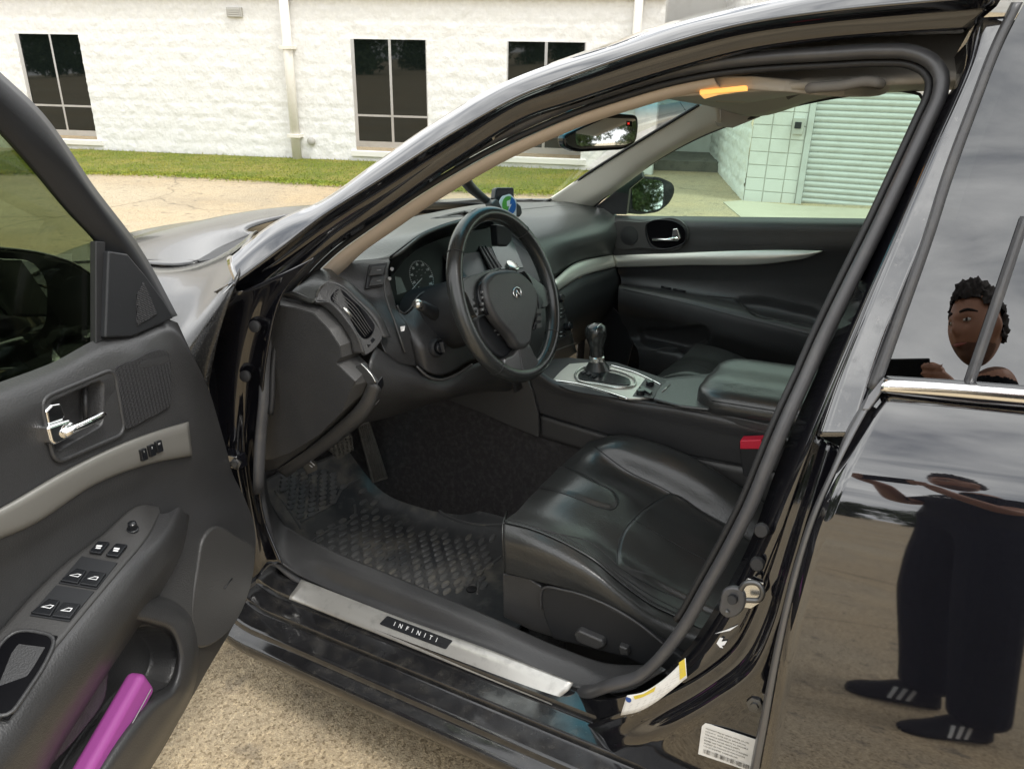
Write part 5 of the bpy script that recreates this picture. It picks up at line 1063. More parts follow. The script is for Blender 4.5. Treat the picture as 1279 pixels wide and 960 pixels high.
gate=[Vector(p) for p in resample(CT("722,468 734,461 752,463 775,468 786,473 785,480 770,479 745,475 724,472",.654),50,True)]
slab('shift_gate',gate,'plastic_gloss',cs,.004,.001)
tube('gate_ring',[Vector(p) for p in resample(CT("718,470 732,458 755,460 780,466 792,473 790,482 775,484 748,480 722,475",.653),70,True)],.003,'satin',cs,ns=8,closed=True)
for k,(x,y) in enumerate(((728,464),(735,466),(742,469))): slab('gate_mark',CT(f"{x-3},{y} {x+1},{y-2} {x+4},{y} {x},{y+2}",.6565),'plastic_dark',cs,.001,0)
loft('shift_boot',[[Vector(p) for p in resample(CT("726,466 738,460 756,463 780,470 782,476 768,478 745,473",.656),36,True)],[U(745,460,'Z',.67)+Vector((.03*math.cos(a),.035*math.sin(a),0)) for a in np.linspace(0,2*np.pi,36,endpoint=False)],[U(745,456,'Z',.69)+Vector((.022*math.cos(a),.022*math.sin(a),0)) for a in np.linspace(0,2*np.pi,36,endpoint=False)]],'leather',cs,nu=36,nv=3,sv=False,closed=True,thick=0) if False else None
kb=U(746,459,'X',.885); kt=U(744,404,'X',.885); ka=(kt-kb); kl=ka.length; ka.normalize()
k_=kl
lathe('shift_boot',[(.046,-.03),(.042,-.012),(.034,.0),(.027,.010),(.021,.16*k_)],kb,ka,'leather',cs,30)
lathe('shift_collar',[(.019,.14*k_),(.0215,.16*k_),(.0215,.25*k_),(.019,.27*k_)],kb,ka,'satin',cs,28)
lathe('shift_knob',[(.018,.26*k_),(.0185,.38*k_),(.0195,.48*k_),(.023,.58*k_),(.0275,.68*k_),(.030,.78*k_),(.029,.87*k_),(.024,.945*k_),(.013,.99*k_),(.0001,k_)],kb,ka,'leather_rim',cs,34)
for s_ in (-1,1): tube('knob_trim',[kb+ka*(.78*k_+.030*math.sin(q)*.9)+Vector((.0302*math.cos(q)*.95*(1),s_*.009-.004,0)) for q in np.linspace(.5,2.7,20)],.0013,'satin',cs,ns=6)
lathe('knob_cap',[(.0245,.943*k_),(.020,.966*k_),(.013,.992*k_),(.0001,1.003*k_)],kb,ka,'plastic_gloss',cs,26)
for x,y in ((800,491),(812,480)): lathe('seat_heater_knob',[(.011,-.003),(.011,.008),(.009,.010),(.0001,.010)],CT(f"{x},{y}",.653)[0],(0,0,1),'plastic_gloss',cs,18)
slab('seat_heater_panel',CT("790,494 806,472 826,481 816,497",.6515),'plastic_warm',cs,.003,.001)
slab('console_switch',CT("798,483 802,481 815,488 812,491",.658),'plastic_gloss',cs,.005,.001)
slab('storage_lid',[Vector(p) for p in CT("816,497 820,487 832,474 868,471 896,473 886,510 850,506",.656)],'soft_dash',cs,.008,.004,segs=3)
tube('lid_catch',CT("827,489 837,480",.6575),.0016,'satin',cs,ns=8)
a_=U(884,500,'X',.75); 
arms=loft('armrest_lid',[[Vector((x,y+dy,z+dz)) for x,z,dz in ((.745,.632,0),(.733,.655,0),(.742,.682,0),(.79,.697,0),(.90,.700,0),(1.0,.697,0),(1.03,.682,0),(1.035,.655,0),(1.03,.632,0))] for y,dy,s_ in ((-.3,0,1),(.0,0,1),(.30,0,1),(.42,0,1),(.47,0,1))]+[[Vector((.885+(x-.885)*k,y,.662+(z-.662)*k)) for x,z in ((.745,.632),(.733,.655),(.742,.682),(.79,.697),(.90,.700),(1.0,.697),(1.03,.682),(1.035,.655),(1.03,.632))] for y,k in ((.505,.93),(.527,.75),(.535,.3))],'leather',cs,nu=40,nv=40,thick=.004,eye=Vector((-1,.9,1.6)))
tube('armrest_seam',[Vector((.737,y,.674)) for y in np.linspace(-.2,.48,20)],.0014,'rubber_dark',cs,ns=6)
# buckle
bk=slab('belt_buckle',R("922,552 953,551 951,575 946,596 928,595",'X',.70),'plastic_dark',car,.035,.004,segs=3)
slab('release_button',R("924,550 951,549 952,561 924,561",'X',.697),'red_plastic',bk,.03,.003,segs=3)
# --- passenger door, inner side
pd=[R("733,267 765,268.5 900,270.5 1090,273 1250,276",'X',1.612),R("738,274 768,275 900,278 1090,281 1250,285",'X',1.585),R("750,296 775,297 900,297 1090,296 1250,296",'X',1.58),R("764,318 800,316 1025,312 1090,311 1250,309",'X',1.583),R("768,335 850,333 1020,322 1090,320 1250,317",'X',1.592),R("775,346 855,350 1000,356 1090,360 1250,364",'X',1.612),
    R("776,353,1.60 855,364,1.60 960,384,1.60 1020,398,1.60 1200,430,1.60",'X',0),R("773,358,1.55 850,373,1.535 950,397,1.53 1015,413,1.53 1200,445,1.53",'X',0),R("772,372,1.54 845,392,1.525 940,420,1.525 1010,438,1.53 1200,470,1.53",'X',0),R("774,395,1.585 850,417,1.59 930,445,1.59 1000,463,1.59 1200,490,1.59",'X',0),R("786,420 840,432 920,452 1000,476 1200,510",'X',1.61),R("796,436,1.575 840,438,1.57 900,465,1.575 1000,500,1.58 1200,540,1.58",'X',0),R("796,480,1.59 840,500,1.59 900,520,1.6 1000,560,1.6 1200,620,1.6",'X',0)]
G=loftV(pd,140,150)
G=relief(G,"797,413 830,410 885,412 884,428 870,436 815,436 803,430",(.03,0,0),4)
G=relief(G,"918,372 935,370 985,378 1024,394 1020,404 975,400 940,394 930,385",(.015,0,-.02),5)
pdo=gmesh('passenger_door',G,'plastic',car)
pt=bvh(pdo)
loft('accent_strip',[R("765,319 850,315.5 1000,312.5 1027,313",'X',1.576),R("767,326 850,323 990,319 1024,315",'X',1.571),R("769,334 850,331.5 980,327 1008,322 1026,314.5",'X',1.576)],'strip_bright',pdo,nu=50,nv=10,thick=.004)
slab('handle_panel',[Vector(p) for p in resample(R("766,279 800,277 852,277 857,282 857,303 851,309 800,310 769,309",'X',1.572),60,True)],'plastic_warm',pdo,.008,.002)
lathe('tweeter',[(.0001,.004),(.03,.004),(.033,.002),(.034,-.003)],U(786,294,'X',1.572),(-1,0,.05),'grille',pdo,30)
slab('cup_shade',[Vector(p) for p in resample(R("808,282 850,281 854,285 854,302 848,306 814,305",'X',1.5705),50,True)],'cluster_black',pdo,.003,.001)  # black plate on the panel face, painting the shade inside the handle recess
tube('handle_ring',[Vector(p) for p in resample(R("807,282 850,280.5 855,285 855,303 848,307 812,306",'X',1.570),60,True)],.0028,'plastic_gloss',pdo,closed=True,ns=8)
tube('door_handle',R("815,299 832,299.5 847,298",'X',1.563),[.005,.006,.007],'chrome',pdo,ns=12)
slab('door_handle',R("840,286 846,285 850,298 846,302 838,300",'X',1.562),'chrome',pdo,.01,.003)
for s_ in ("826,358 838,360.5","841,361 856,364"): tube('window_switch',onmesh(pt,s_,.004),.004,'plastic_gloss',pdo,ns=8)
tube('panel_seam',onmesh(pt,dense("752,372 770,400 788,424 799,435 812,438 832,434 855,436",40),.002),.0028,'plastic_warm',pdo,ns=8)
tube('armrest_seam',onmesh(pt,dense("778,361 850,377 940,400 1010,417",40),.001),.0014,'plastic_dark',pdo,ns=6)
tube('pull_edge',onmesh(pt,dense("883,369 905,371 919,373 930,385 945,393 985,402 1018,408",40),.002),.0025,'plastic_warm',pdo,ns=8)
slab('speaker_cover',R("735,390 755,372 775,395 790,430 780,470 740,470",'X',1.60),'grille',pdo,.01,.003)
pm=slab('mirror_patch',R("733,267 762,244 800,212 803,222 786,236 782,268",'X',1.597),'plastic_dark',pdo,.02,.002)
mo2="779,266 781,230 797,220 823,221 841,229 843,240 836,254 822,265 800,268"
FMN=Vector((-.45,-.88,.106)).normalized(); FMP=U(810,243,'X',1.90)
mp=[Vector(p) for p in resample(fillet([onplane(p-CAM,FMP,FMN) for p in R(mo2,'X',1.93)],.02),50,True,False)]; mc=sum(mp,Vector())/50
fm=loft('mirror_housing',[mp,[p-FMN*.04+(mc-p)*.08 for p in mp],[p-FMN*.09+(mc-p)*.5 for p in mp]],'black_housing',pdo,nu=50,nv=8,closed=True,thick=0)
slab('mirror_rim',mp,'black_housing',pdo,.01,.003)
slab('mirror_glass',[onplane((p-CAM),FMP+FMN*.003,FMN) for p in fillet(R("789,225 800,222.5 828,226 829,241 827,260 806,265 790,262",'X',1.925),.02)],'mirror',pdo,.002,0)
tube('mirror_arm',[Vector((1.62,1.16,.965)),Vector((1.86,1.17,.95))],.022,'black_housing',pdo,ns=22)
slab('headliner_corner',R("878,118,1.40 945,118,1.45 950,146,1.45 915,160,1.44 896,158,1.42 886,138,1.40",'X',1.43),'headliner',car,.01,.002)
# --- interior mirror, overhead lamp, handle, visor
MP,MN=Vector((.885,.84,1.272)),Vector((-.42,-.90,.04)).normalized()
def MM(s,off=0): return [onplane(ray(*[float(q) for q in tk.split(',')]),MP+MN*off,MN) for tk in s.split()]
rm=slab('rear_view_mirror',fillet(MM("703.5,169 757,145 773,141.5 797,143.5 799,156 796,178 780,187 722,190 706,184"),.014),'black_housing',car,.03,.008,n=MN,segs=3)
slab('mirror_glass',fillet(MM("718.5,165 757,147.5 794,148.5 795,160 792,177 780,181 724,183 719.5,180",.001),.007),'mirror',rm,.002,0,n=MN)
text('compass','N',MM("785,154.5",.002)[0],-MN.cross(Vector((0,0,1))),(0,0,1),.008,'red_glow',rm,.0002)
slab('compass_window',MM("782.5,151 789.5,151.5 789.5,158 782.5,157.5",.0015),'cluster_black',rm,.0004,0,n=MN)
tube('mirror_stem',[MP-MN*.02+Vector((0,0,.02)),MP+Vector((.03,.1,.05))],.012,'black_housing',rm)
ht=bvh(hd_)
def HL(s,off): return onmesh(ht,s,off)
q=HL("862,117 900,110 935,109 962,113 960,122 930,130 890,133 868,127",.012)
if len(q)>5:
    oc_=slab('overhead_console',[Vector(p) for p in resample(q,50,True)],'headliner',car,.02,.006,segs=3)
    slab('map_lamp',HL("874,119 930,112.5 934,114.5 925,118 880,124.5",.03),'amber',oc_,.008,.002)
    slab('lamp_lens',HL("893,128 905,123 930,121 940,117 930,129",.024),'beige',oc_,.006,.003)
q=HL(dense("984,121 1002,113 1050,107 1090,102 1099,104 1099,109",30),.03)
if len(q)>8: tube('grab_handle',q,.008,'handle_grey',car,ns=12)
q=HL("690,131 760,110 820,103 866,110 862,120 830,126 790,129 720,136",.02)
if len(q)>5: slab('sun_visor',q,'headliner',car,.018,.006)
# --- pedals
br=slab('brake_pedal',R("409,552,.45 427,539,.47 440,545,.50 442,562,.50 423,575,.465 411,563,.45",'X',0),'pedal_rubber',car,.014,.004)
bt=bvh(br); rb_=[]
for i in range(6):
    for j in range(6):
        x=411+i*5.2+j*.6; y=556-i*2.6+j*3.4+(1.5 if i%2 else 0)
        p=onmesh(bt,f"{x},{y}",.002)
        if p: rb_.append(rbox('x',p[0],(.004,.009,.004),'pedal_rubber',None,.001))
if rb_: join('pedal_studs',rb_,br)
tube('pedal_arm',[Vector((.48,1.47,.47)),Vector((.48,1.62,.62)),Vector((.48,1.6,.8))],.011,'plastic_dark',br)
gp_=slab('throttle_pedal',R("446,531,.585 462,526,.62 485,598,.645 465,604,.61",'X',0),'pedal_rubber',car,.014,.004)
gt=bvh(gp_)
for k in range(6):
    x0=449.5+k*2.4; q=onmesh(gt,f"{x0},{533-k*.9} {x0+19},{600-k*.9}",.0015)
    if len(q)==2: tube('pedal_rib',q,.0017,'pedal_rubber',gp_,ns=6)
pk=slab('parking_brake',R("376,580,.30 383,571,.31 396,579,.335 397,587,.335 384,593,.315",'X',0),'pedal_rubber',car,.012,.003)
for a in ("387,576 393,581","386,580 390,583"): tube('pedal_mark',R(a,'X',.318),.0016,'white_ink',pk,ns=6)
# --- driver's seat
seat=empty('driver_seat',(.5,.45,.2),car)
rowsS=[R("628,652,.245 664,661,.25 706,679,.255 742,700,.262 777,729,.272 812,754,.28 851,773,.288 900,795,.29",'X',0),
 R("634,647,.27 670,655,.28 711,672,.288 748,692,.295 783,719,.303 818,743,.312 857,761,.32 905,782,.325",'X',0),
 R("646,638,.33 686,645,.338 730,664,.345 762,686,.352 793,706,.358 828,727,.365 867,745,.37 915,765,.37",'X',0),
 R("662,620,.41 700,620,.415 745,640,.42 785,664,.425 815,684,.43 850,704,.435 885,722,.44 930,745,.44",'X',0),
 R("686,598,.51 728,596,.515 778,618,.52 815,644,.525 850,664,.53 880,682,.53 905,697,.53 950,722,.53",'X',0),
 R("712,572,.62 743,567,.63 784,589,.637 827,610,.638 869,634,.638 915,659,.638 935,670,.638 975,695,.638",'X',0),
 R("726,560,.655 757,556,.655 800,571,.658 845,590,.662 890,615,.662 925,639,.662 945,652,.662 985,679,.662",'X',0),
 R("738,549.5,.71 777,543,.712 812,551,.716 866,572,.72 901,593,.72 935,616,.72 960,633,.72 1000,665,.72",'X',0),
 R("745,556,.745 782,550,.755 817,559,.76 870,581,.765 906,603,.765 940,627,.765 965,645,.765 1005,676,.765",'X',0)]
G=loftV(rowsS,150,150)
G=relief(G,"772,706 773,675 790,648 812,630 837,616 880,640 930,670 975,700 900,770 850,748 812,728",(0,0,.007),6)
G=relief(G,"664,606 700,581 706,583 745,601 769,616 773,627 766,636 752,634 715,620",(0,0,.004),5)
cu=gmesh('seat_cushion',G,'leather',seat)
st_=bvh(cu)
nose=[[G[k,0]+np.array([0,0,0]) for k in range(150)],[G[k,0]+np.array([.004,.004,-.03]) for k in range(150)],[G[k,0]+np.array([.012,-.03,-.17]) for k in range(150)]]
loft('seat_front',nose,'leather',seat,nu=60,nv=10,su=False,thick=.003,eye=Vector((.5,3,1)))
loft('seat_bolster',[R("628,653,.245 664,662,.25 706,680,.255 742,701,.262 777,730,.272 812,755,.28 851,774,.288 900,796,.29",'X',0),R("628,668,.228 664,677,.228 707,697,.230 746,720,.235 783,748,.245 820,775,.255 850,790,.262 895,810,.27",'X',0),R("629,690,.226 664,702,.226 707,718,.228 747,738,.232 785,764,.240 822,788,.25 850,803,.258 895,823,.268",'X',0),R("630,715,.236 664,724,.236 706,735,.24 745,751,.242 785,775,.248 822,800,.256 850,815,.26 895,835,.27",'X',0)],'leather',seat,nu=70,nv=40,thick=.003)
lead=[ [np.array(p) for p in R(f"{628},{y},.24",'X',0)] for y in (652,680,716)]
loft('bolster_end',[R("628,653,.245 628,668,.228 629,690,.226 630,715,.236",'X',0),[p+Vector((.05,.02,-.002)) for p in R("628,653,.245 628,668,.228 629,690,.226 630,715,.236",'X',0)]],'leather',seat,nu=20,nv=3,thick=.002)
for off,nm in ((0,'seat_piping'),(3.5,'seat_seam')):
    q=onmesh(st_,dense(' '.join(f"{x+off*.3:.1f},{y-off*1.0:.1f}" for x,y in ((630,651),(664,660),(706,678),(742,699),(777,728),(812,753),(849,771))),60),.0008); tube(nm,q,.0022 if off==0 else .0011,'leather_rim' if off==0 else 'rubber_dark',seat,ns=8)
for s_ in ("706,583 728,592 750,604 768,615 773,625 767,635 752,634 730,626 700,615 667,608","770,705 772,685 778,665 791,648 812,630 837,616","791,648 820,665 850,682 880,698 900,708","742,557 784,588 827,609 869,634 915,659","665,662 705,668 735,676 757,692 772,706 812,731 860,751","640,655 690,664 730,683 770,714 806,739 850,762"):
    q=onmesh(st_,dense(s_,60),.0004)
    if len(q)>4: tube('seat_seam',q,.0012,'rubber_dark',seat,ns=6)
slab('seat_side_cover',R("627,716 660,722 676,732 684,760 690,796 660,786 628,770",'X',.246),'plastic',seat,.02,.004)
slab('seat_side_cover',[Vector(p) for p in R("678,733 706,737 749,751 798,779 827,803 870,835 850,855 784,822 690,798 679,770 675,745",'X',.238)],'plastic_dark',seat,.02,.005,segs=3)
tube('cover_edge',resample(R("676,760 675,745 678,735 706,737 749,751 798,779 830,805",'X',.237),40),.003,'plastic',seat,ns=8)
slab('seat_switch',R("716,792 722,787 752,800 755,808 745,812 720,802",'X',.222),'plastic',seat,.02,.005,segs=3)
slab('seat_switch',R("772,806 783,810 785,819 774,818",'X',.224),'plastic',seat,.02,.004,segs=3)
slab('seat_base',[Vector((x,y,.17)) for x,y in ((.28,.65),(.72,.65),(.72,-.1),(.28,-.1))],'plastic_dark',seat,-.12,.01,eye=Vector((.5,.3,5)))
sb_=loft('seat_back',[[Vector((.5+.25*math.cos(a),.02-.10*math.sin(a)*1.2-(z-.45)*.38,z)) for a in np.linspace(0,2*np.pi,24,endpoint=False)] for z in (.42,.6,.9,1.0)]+[[Vector((.5+.2*math.cos(a),-.22-.06*math.sin(a),1.06)) for a in np.linspace(0,2*np.pi,24,endpoint=False)]],'leather',seat,nu=24,nv=16,closed=True,thick=0)
# passenger seat: same seat, mirrored across the car
ps=empty('passenger_seat',(1.28,.45,.2),car)
for ch in list(seat.children):
    if ch.name.split('.')[0] in ('seat_cushion','seat_bolster','seat_base','seat_back','seat_front'):
        c=ch.copy(); c.data=ch.data.copy(); c.data.transform(Matrix.Translation((1.775,.0,.015))@Matrix.Diagonal((-1,1,1,1))); c.data.flip_normals(); COL.objects.link(c); c.parent=ps
# ================================================================== loose things in the car
# rubber floor mat
MZ=.172
fmz=lambda s,z=MZ:R(s,'Z',z)
def matsurf():
    # outline follows the sill on the near side and runs up the footrest in front
    rows=[[Vector((.235,y,z)) for y,z in ((.82,.170),(1.1,.170),(1.36,.172),(1.50,.215),(1.66,.345))],[Vector((.45,y,z)) for y,z in ((.80,.168),(1.1,.168),(1.36,.170),(1.52,.20),(1.70,.34))],[Vector((.68,y,z)) for y,z in ((.80,.170),(1.1,.170),(1.36,.172),(1.50,.20),(1.66,.33))],[Vector((.705,y,z)) for y,z in ((.80,.182),(1.1,.184),(1.36,.19),(1.50,.22),(1.66,.34))],[Vector((.716,y,z)) for y,z in ((.80,.205),(1.1,.21),(1.36,.215),(1.50,.245),(1.66,.36))]]
    return rows
fm_=loft('floor_mat',matsurf(),'mat_rubber',None,nu=60,nv=40,thick=.004,eye=Vector((.5,.9,2)))
tag(fm_,'dusty black rubber floor mat with oval studs in the driver\'s footwell','floor mat')
mtree=bvh(fm_)
def MT(s,n=None,off=.001): return onmesh(mtree,dense(s,n) if n else s,off)
for s_ in ("374,690 400,668 444,640 443,630","375,652 400,638 421,622 426,612 450,598","343,612 360,635 376,660","540,622 552,640 580,652 640,655","596,742 602,715 626,695"):
    q=MT(s_,40)
    if len(q)>4: tube('mat_ridge',q,.0038,'mat_ridge',fm_,ns=8)
# oval studs
d1=(U(447,655,'Z',MZ)-U(430,666,'Z',MZ)); d1.z=0; d1.normalize(); d2=Vector((-d1.y,d1.x,0)); o0_=U(500,670,'Z',MZ)
outline=np.array([[380,690],[446,640],[447,628],[462,628],[500,648],[545,658],[615,668],[622,690],[600,742],[540,740],[440,712]],float); SV=[];SF=[]
out2=np.array([[345,592],[410,585],[430,605],[420,624],[378,655],[360,630]],float)
def stud(p,up,dd1,L_=.0165,W=.0082,H=.0052):
    dd2=up.cross(dd1).normalized(); dd1=dd2.cross(up).normalized(); b=len(SV)
    for rr,h in ((1,0),(.86,H),(.45,H*1.15)):
        for k in range(12): a=k*math.pi/6; SV.append(p+dd1*(L_*rr*math.cos(a))+dd2*(W*rr*math.sin(a))+up*h)
    for r_ in range(2):
        for k in range(12): SF.append((b+r_*12+k,b+r_*12+(k+1)%12,b+(r_+1)*12+(k+1)%12,b+(r_+1)*12+k))
    SF.append(tuple(b+24+k for k in range(12)))
for i in range(-30,30):
    for j in range(-40,40):
        p=o0_+d1*(i*.046+(j%2)*.023)+d2*(j*.0235); x,y=pxy(p)
        for poly in (outline,out2):
            ins,_=inpoly(np.array([[x,y]]),poly)
            if ins[0]:
                h=mtree.ray_cast(Vector((p.x,p.y,1)) if poly is outline else CAM,Vector((0,0,-1)) if poly is outline else ray(x,y).normalized())
                if h[0] is not None: stud(h[0]+h[1]*.0002 if h[1].z>0 else h[0]-h[1]*.0002,h[1] if h[1].z>0 else -h[1],d1)
so_=mesh('mat_studs',SV,SF,'mat_ridge',fm_); so_.data.set_sharp_from_angle(angle=math.radians(40)); so_['kind']='stuff'
lathe('mat_clip',[(.014,0),(.014,.004),(.009,.006),(.0001,.006)],MT("589,736")[0] if MT("589,736") else Vector((.4,.85,.175)),(0,0,1),'rubber_dark',fm_,20)
# phone holder on the windscreen
PH=empty('phone_holder',U(636,262,'X',.83)); tag(PH,'black phone holder with green and blue round sticker on windscreen arm','phone holder')
PN_=Vector((-.30,-.93,.15)).normalized(); PP=U(634,255,'X',.82)
def PHp(s,off=0): return [onplane(ray(*[float(q) for q in tk.split(',')]),PP+PN_*off,PN_) for tk in s.split()]
slab('cradle',fillet(PHp("617,262 619.5,234 642.5,234 643,272 622,270"),.008),'plastic_gloss',PH,.02,.004,n=PN_,segs=3)
slab('jaw',PHp("614,254 620,248 633,258 634,266 626,266 616,259",.012),'plastic',PH,.03,.004,n=PN_)
slab('jaw',PHp("645,252 651,257 653,266 650,271 645,271 643,262",.012),'plastic',PH,.03,.004,n=PN_)
tube('arm',[Vector(p) for p in resample([U(576,210,'X',.60),U(583,228,'X',.66),U(598,243,'X',.74),U(615,256,'X',.81)],30)],list(np.linspace(.017,.009,30)),'plastic',PH,ns=14)
lathe('suction_cup',[(.03,-.01),(.032,0),(.02,.015),(.0001,.02)],U(576,210,'X',.60),(.2,-.6,-.5),'plastic_dark',PH,24)
slab('sticker',fillet(PHp("623,252 627,245 637,242 645,250 645,273 638,272 628,262",.013),.006),'white_ink',PH,.001,0,n=PN_)
ce=PHp("636,256.5",.0145)[0]; px_=PN_.cross(Vector((0,0,1))).normalized(); px_=-px_ if px_.x<0 else px_; pz_=PN_.cross(px_); pz_=pz_ if pz_.z>0 else -pz_
mat('green_ink',(.10,.36,.05),.5); mat('cobalt_ink',(.01,.12,.42),.5)
er_=(PHp("636,244",.0145)[0]-ce).length*.92
for a0_,a1_,m_ in ((60,240,'green_ink'),(240,420,'cobalt_ink')):
    P=[ce+px_*(er_*math.cos(math.radians(a)))+pz_*(er_*math.sin(math.radians(a))) for a in np.linspace(a0_,a1_,24)]; slab('sticker_print',P,m_,PH,.0005,0,n=PN_)
zz=[(-.35,.6),(.35,.75),(.1,.12),(.45,.12),(-.3,-.75),(-.05,-.1),(-.42,-.1)]
slab('sticker_print',[ce+PN_*.0006+px_*(er_*x*.8)+pz_*(er_*y*.8) for x,y in zz],'white_ink',PH,.0004,0,n=PN_)
slab('clamp_base',PHp("620,280 641,284 640,300 634,308 622,306",-.03),'plastic_dark',PH,.03,.004,n=PN_)
# ================================================================== the photographer, standing at the open door; he shows in the black paint and the rear window
mat('skin',(.36,.18,.115),.5,bump=('n',90,.1,.002)); mat('beard',(.15,.08,.055),.8); mat('hair',(.018,.013,.011),.7); mat('shirt',(.010,.011,.013),.85,spec=.1,bump=('n',30,.4,.01)); mat('trousers',(.009,.011,.017),.9,spec=.1,bump=('n',18,.6,.02)); mat('shoe',(.010,.010,.012),.7,spec=.15); mat('sole',(.05,.05,.05),.7)
PF=Vector((math.cos(math.radians(66)),math.sin(math.radians(66)),0)); PR_=Vector((PF.y,-PF.x,0))
PB=Vector((-1.34,-.235,0))
def W(f,r,z): return PB+PF*f+PR_*r+Vector((0,0,z))
man=empty('person',PB)
tag(man,'man in black T-shirt and trousers holding up a phone, mirrored in the car','person')
PHC=CAM-FV*.012-RV*.048            # the phone is upright to the view, its lens near one end
hands={}
V=[];E=[];RD=[]
def J(p,r,par=None):
    V.append(Vector(p)); RD.append(r if isinstance(r,tuple) else (r,r)); 
    if par is not None: E.append((par,len(V)-1))
    return len(V)-1
pel=J(W(0,0,.98),(.16,.135)); bel=J(W(.02,0,1.10),(.162,.14),pel); che=J(W(.01,0,1.27),(.178,.14),bel); ubr=J(W(-.01,0,1.37),(.13,.10),che); nk=J(W(.0,0,1.48),.062,ubr); hd0=J(W(.03,-.01,1.56),.06,nk)
for s in (-1,1):
    sh=J(W(-.01,s*.17,1.385),.075,ubr); el=J(W(.10,s*.275,1.17),.050,sh)
    tip=PHC+RV*(s*.080)
    wr_=J(tip-PF*.075-Vector((0,0,.075))+PR_*(s*.012),.029,el)
    up_=(UV*.8).normalized()
    pm=J(tip-FV*.028-UV*.030+RV*(s*.018),(.022,.03),wr_)
    hands[s]=(tip,pm)
    for k,(dz,L_) in enumerate(((.030,.95),(.012,1.05),(-.006,1.0),(-.024,.8))):
        a=J(tip+UV*dz*.8+RV*(s*.022)-FV*.008,.0095,pm); b=J(tip+UV*dz+RV*(s*.010)+FV*.014,.0085,a); c=J(tip+UV*(dz+.003)-RV*(s*.022*L_)+FV*.013,.0072,b)
    a=J(tip+UV*.012+RV*(s*.006)-FV*.026,.0105,pm); b=J(tip+UV*.022-RV*(s*.022)-FV*.020,.009,a)
    hp_=J(W(.0,s*.095,.90),(.115,.115),pel); kn=J(W(.035 if s<0 else .02,s*.135,.50),(.095,.10),hp_); an=J(W(-.02 if s>0 else .0,s*.115,.13),(.085,.088),kn); J(W(-.02 if s>0 else .0,s*.115,.05),(.09,.092),an)
me=bpy.data.meshes.new('sk'); me.from_pydata([tuple(v) for v in V],E,[]); so2=bpy.data.objects.new('sk',me); COL.objects.link(so2)
so2.modifiers.new('k','SKIN'); 
for i,r in enumerate(RD): me.skin_vertices[0].data[i].radius=r; me.skin_vertices[0].data[i].use_root=(i==0)
ss=so2.modifiers.new('s','SUBSURF'); ss.levels=2; ss.render_levels=2
# head: a sculpted ball with brow, nose, mouth, chin and ears
HY=math.radians(-22); hf=(PF*math.cos(HY)+PR_*math.sin(HY)*-1); hf=Vector((hf.x,hf.y,-.22)).normalized(); hr=hf.cross(Vector((0,0,1))).normalized(); hu=hr.cross(hf); HC=W(.075,-.03,1.66)
bm=bmesh.new(); bmesh.ops.create_uvsphere(bm,u_segments=64,v_segments=48,radius=1)
g=lambda d,s: math.exp(-d*d/(s*s))
for v in bm.verts:
    x,y,z=v.co    # x forward, y left/right, z up
    a=.085;b=.066;c=.106
    w_=1-.22*max(0,-z)**1.5
    px,py,pz=x*a*(1-.10*max(0,-z)),y*b*w_,z*c
    if x>0:
        px+=.020*g(y,.15)*g(z+.10,.20)*x      # nose
        px+=.010*g(y,.45)*g(z-.22,.10)        # brow
        px-=.010*(g(y-.38,.17)+g(y+.38,.17))*g(z-.08,.12)   # eye sockets
        px+=.007*g(y,.25)*g(z+.42,.06)-.004*g(y,.25)*g(z+.47,.03)+.007*g(y,.22)*g(z+.52,.06) # lips
        px+=.012*g(y,.3)*g(z+.80,.16)         # chin
    if abs(y)>.8 : py+=math.copysign(.018*g(x+.05,.16)*g(z-.0,.26),y)   # ears
    v.co=HC+hf*px+hr*py+hu*pz
hm=bpy.data.meshes.new('hd'); bm.to_mesh(hm); bm.free(); ho=bpy.data.objects.new('hd',hm); COL.objects.link(ho)
bpy.context.view_layer.update()
bo=join('body',[so2,ho]); rmd=bo.modifiers.new('r','REMESH'); rmd.mode='VOXEL'; rmd.voxel_size=.0042; rmd.use_smooth_shade=True; sm2=bo.modifiers.new('m','SMOOTH'); sm2.iterations=3; sm2.factor=.5
dg=bpy.context.evaluated_depsgraph_get(); nm=bpy.data.meshes.new_from_object(bo.evaluated_get(dg)); bo.modifiers.clear(); bo.data=nm; bo.parent=man
nm.materials.clear()
for k in ('skin','shirt','trousers','beard'): nm.materials.append(M[k])
mi=[]
for f in nm.polygons:
    q=f.center-PB; ff,rr_,z=q.dot(PF),q.dot(PR_),q.z; h=f.center-HC
    if z<.965: m_=2
    elif h.length<.148 and z>1.515: m_=3 if (h.dot(hu)<-.045 and h.dot(hf)>-.02 and h.dot(hu)>-.135 and not(h.dot(hf)>.09 and -.075<h.dot(hu)<-.045)) else 0
    elif z>1.512 and math.hypot(ff-.005,rr_)<.078: m_=0
    else:
        # short sleeves end above the elbow
        m_=1
        for s in (-1,1):
            a,b=W(-.01,s*.17,1.385),W(.10,s*.275,1.17); t=(f.center-a).dot(b-a)/(b-a).length_squared
            if t>.62 and (f.center-W(0,0,f.center.z)).length>.2: m_=0
        if q.dot(PF)>.2 and z>1.15: m_=0
    mi.append(m_)
nm.polygons.foreach_set('material_index',mi); nm.polygons.foreach_set('use_smooth',[True]*len(mi))
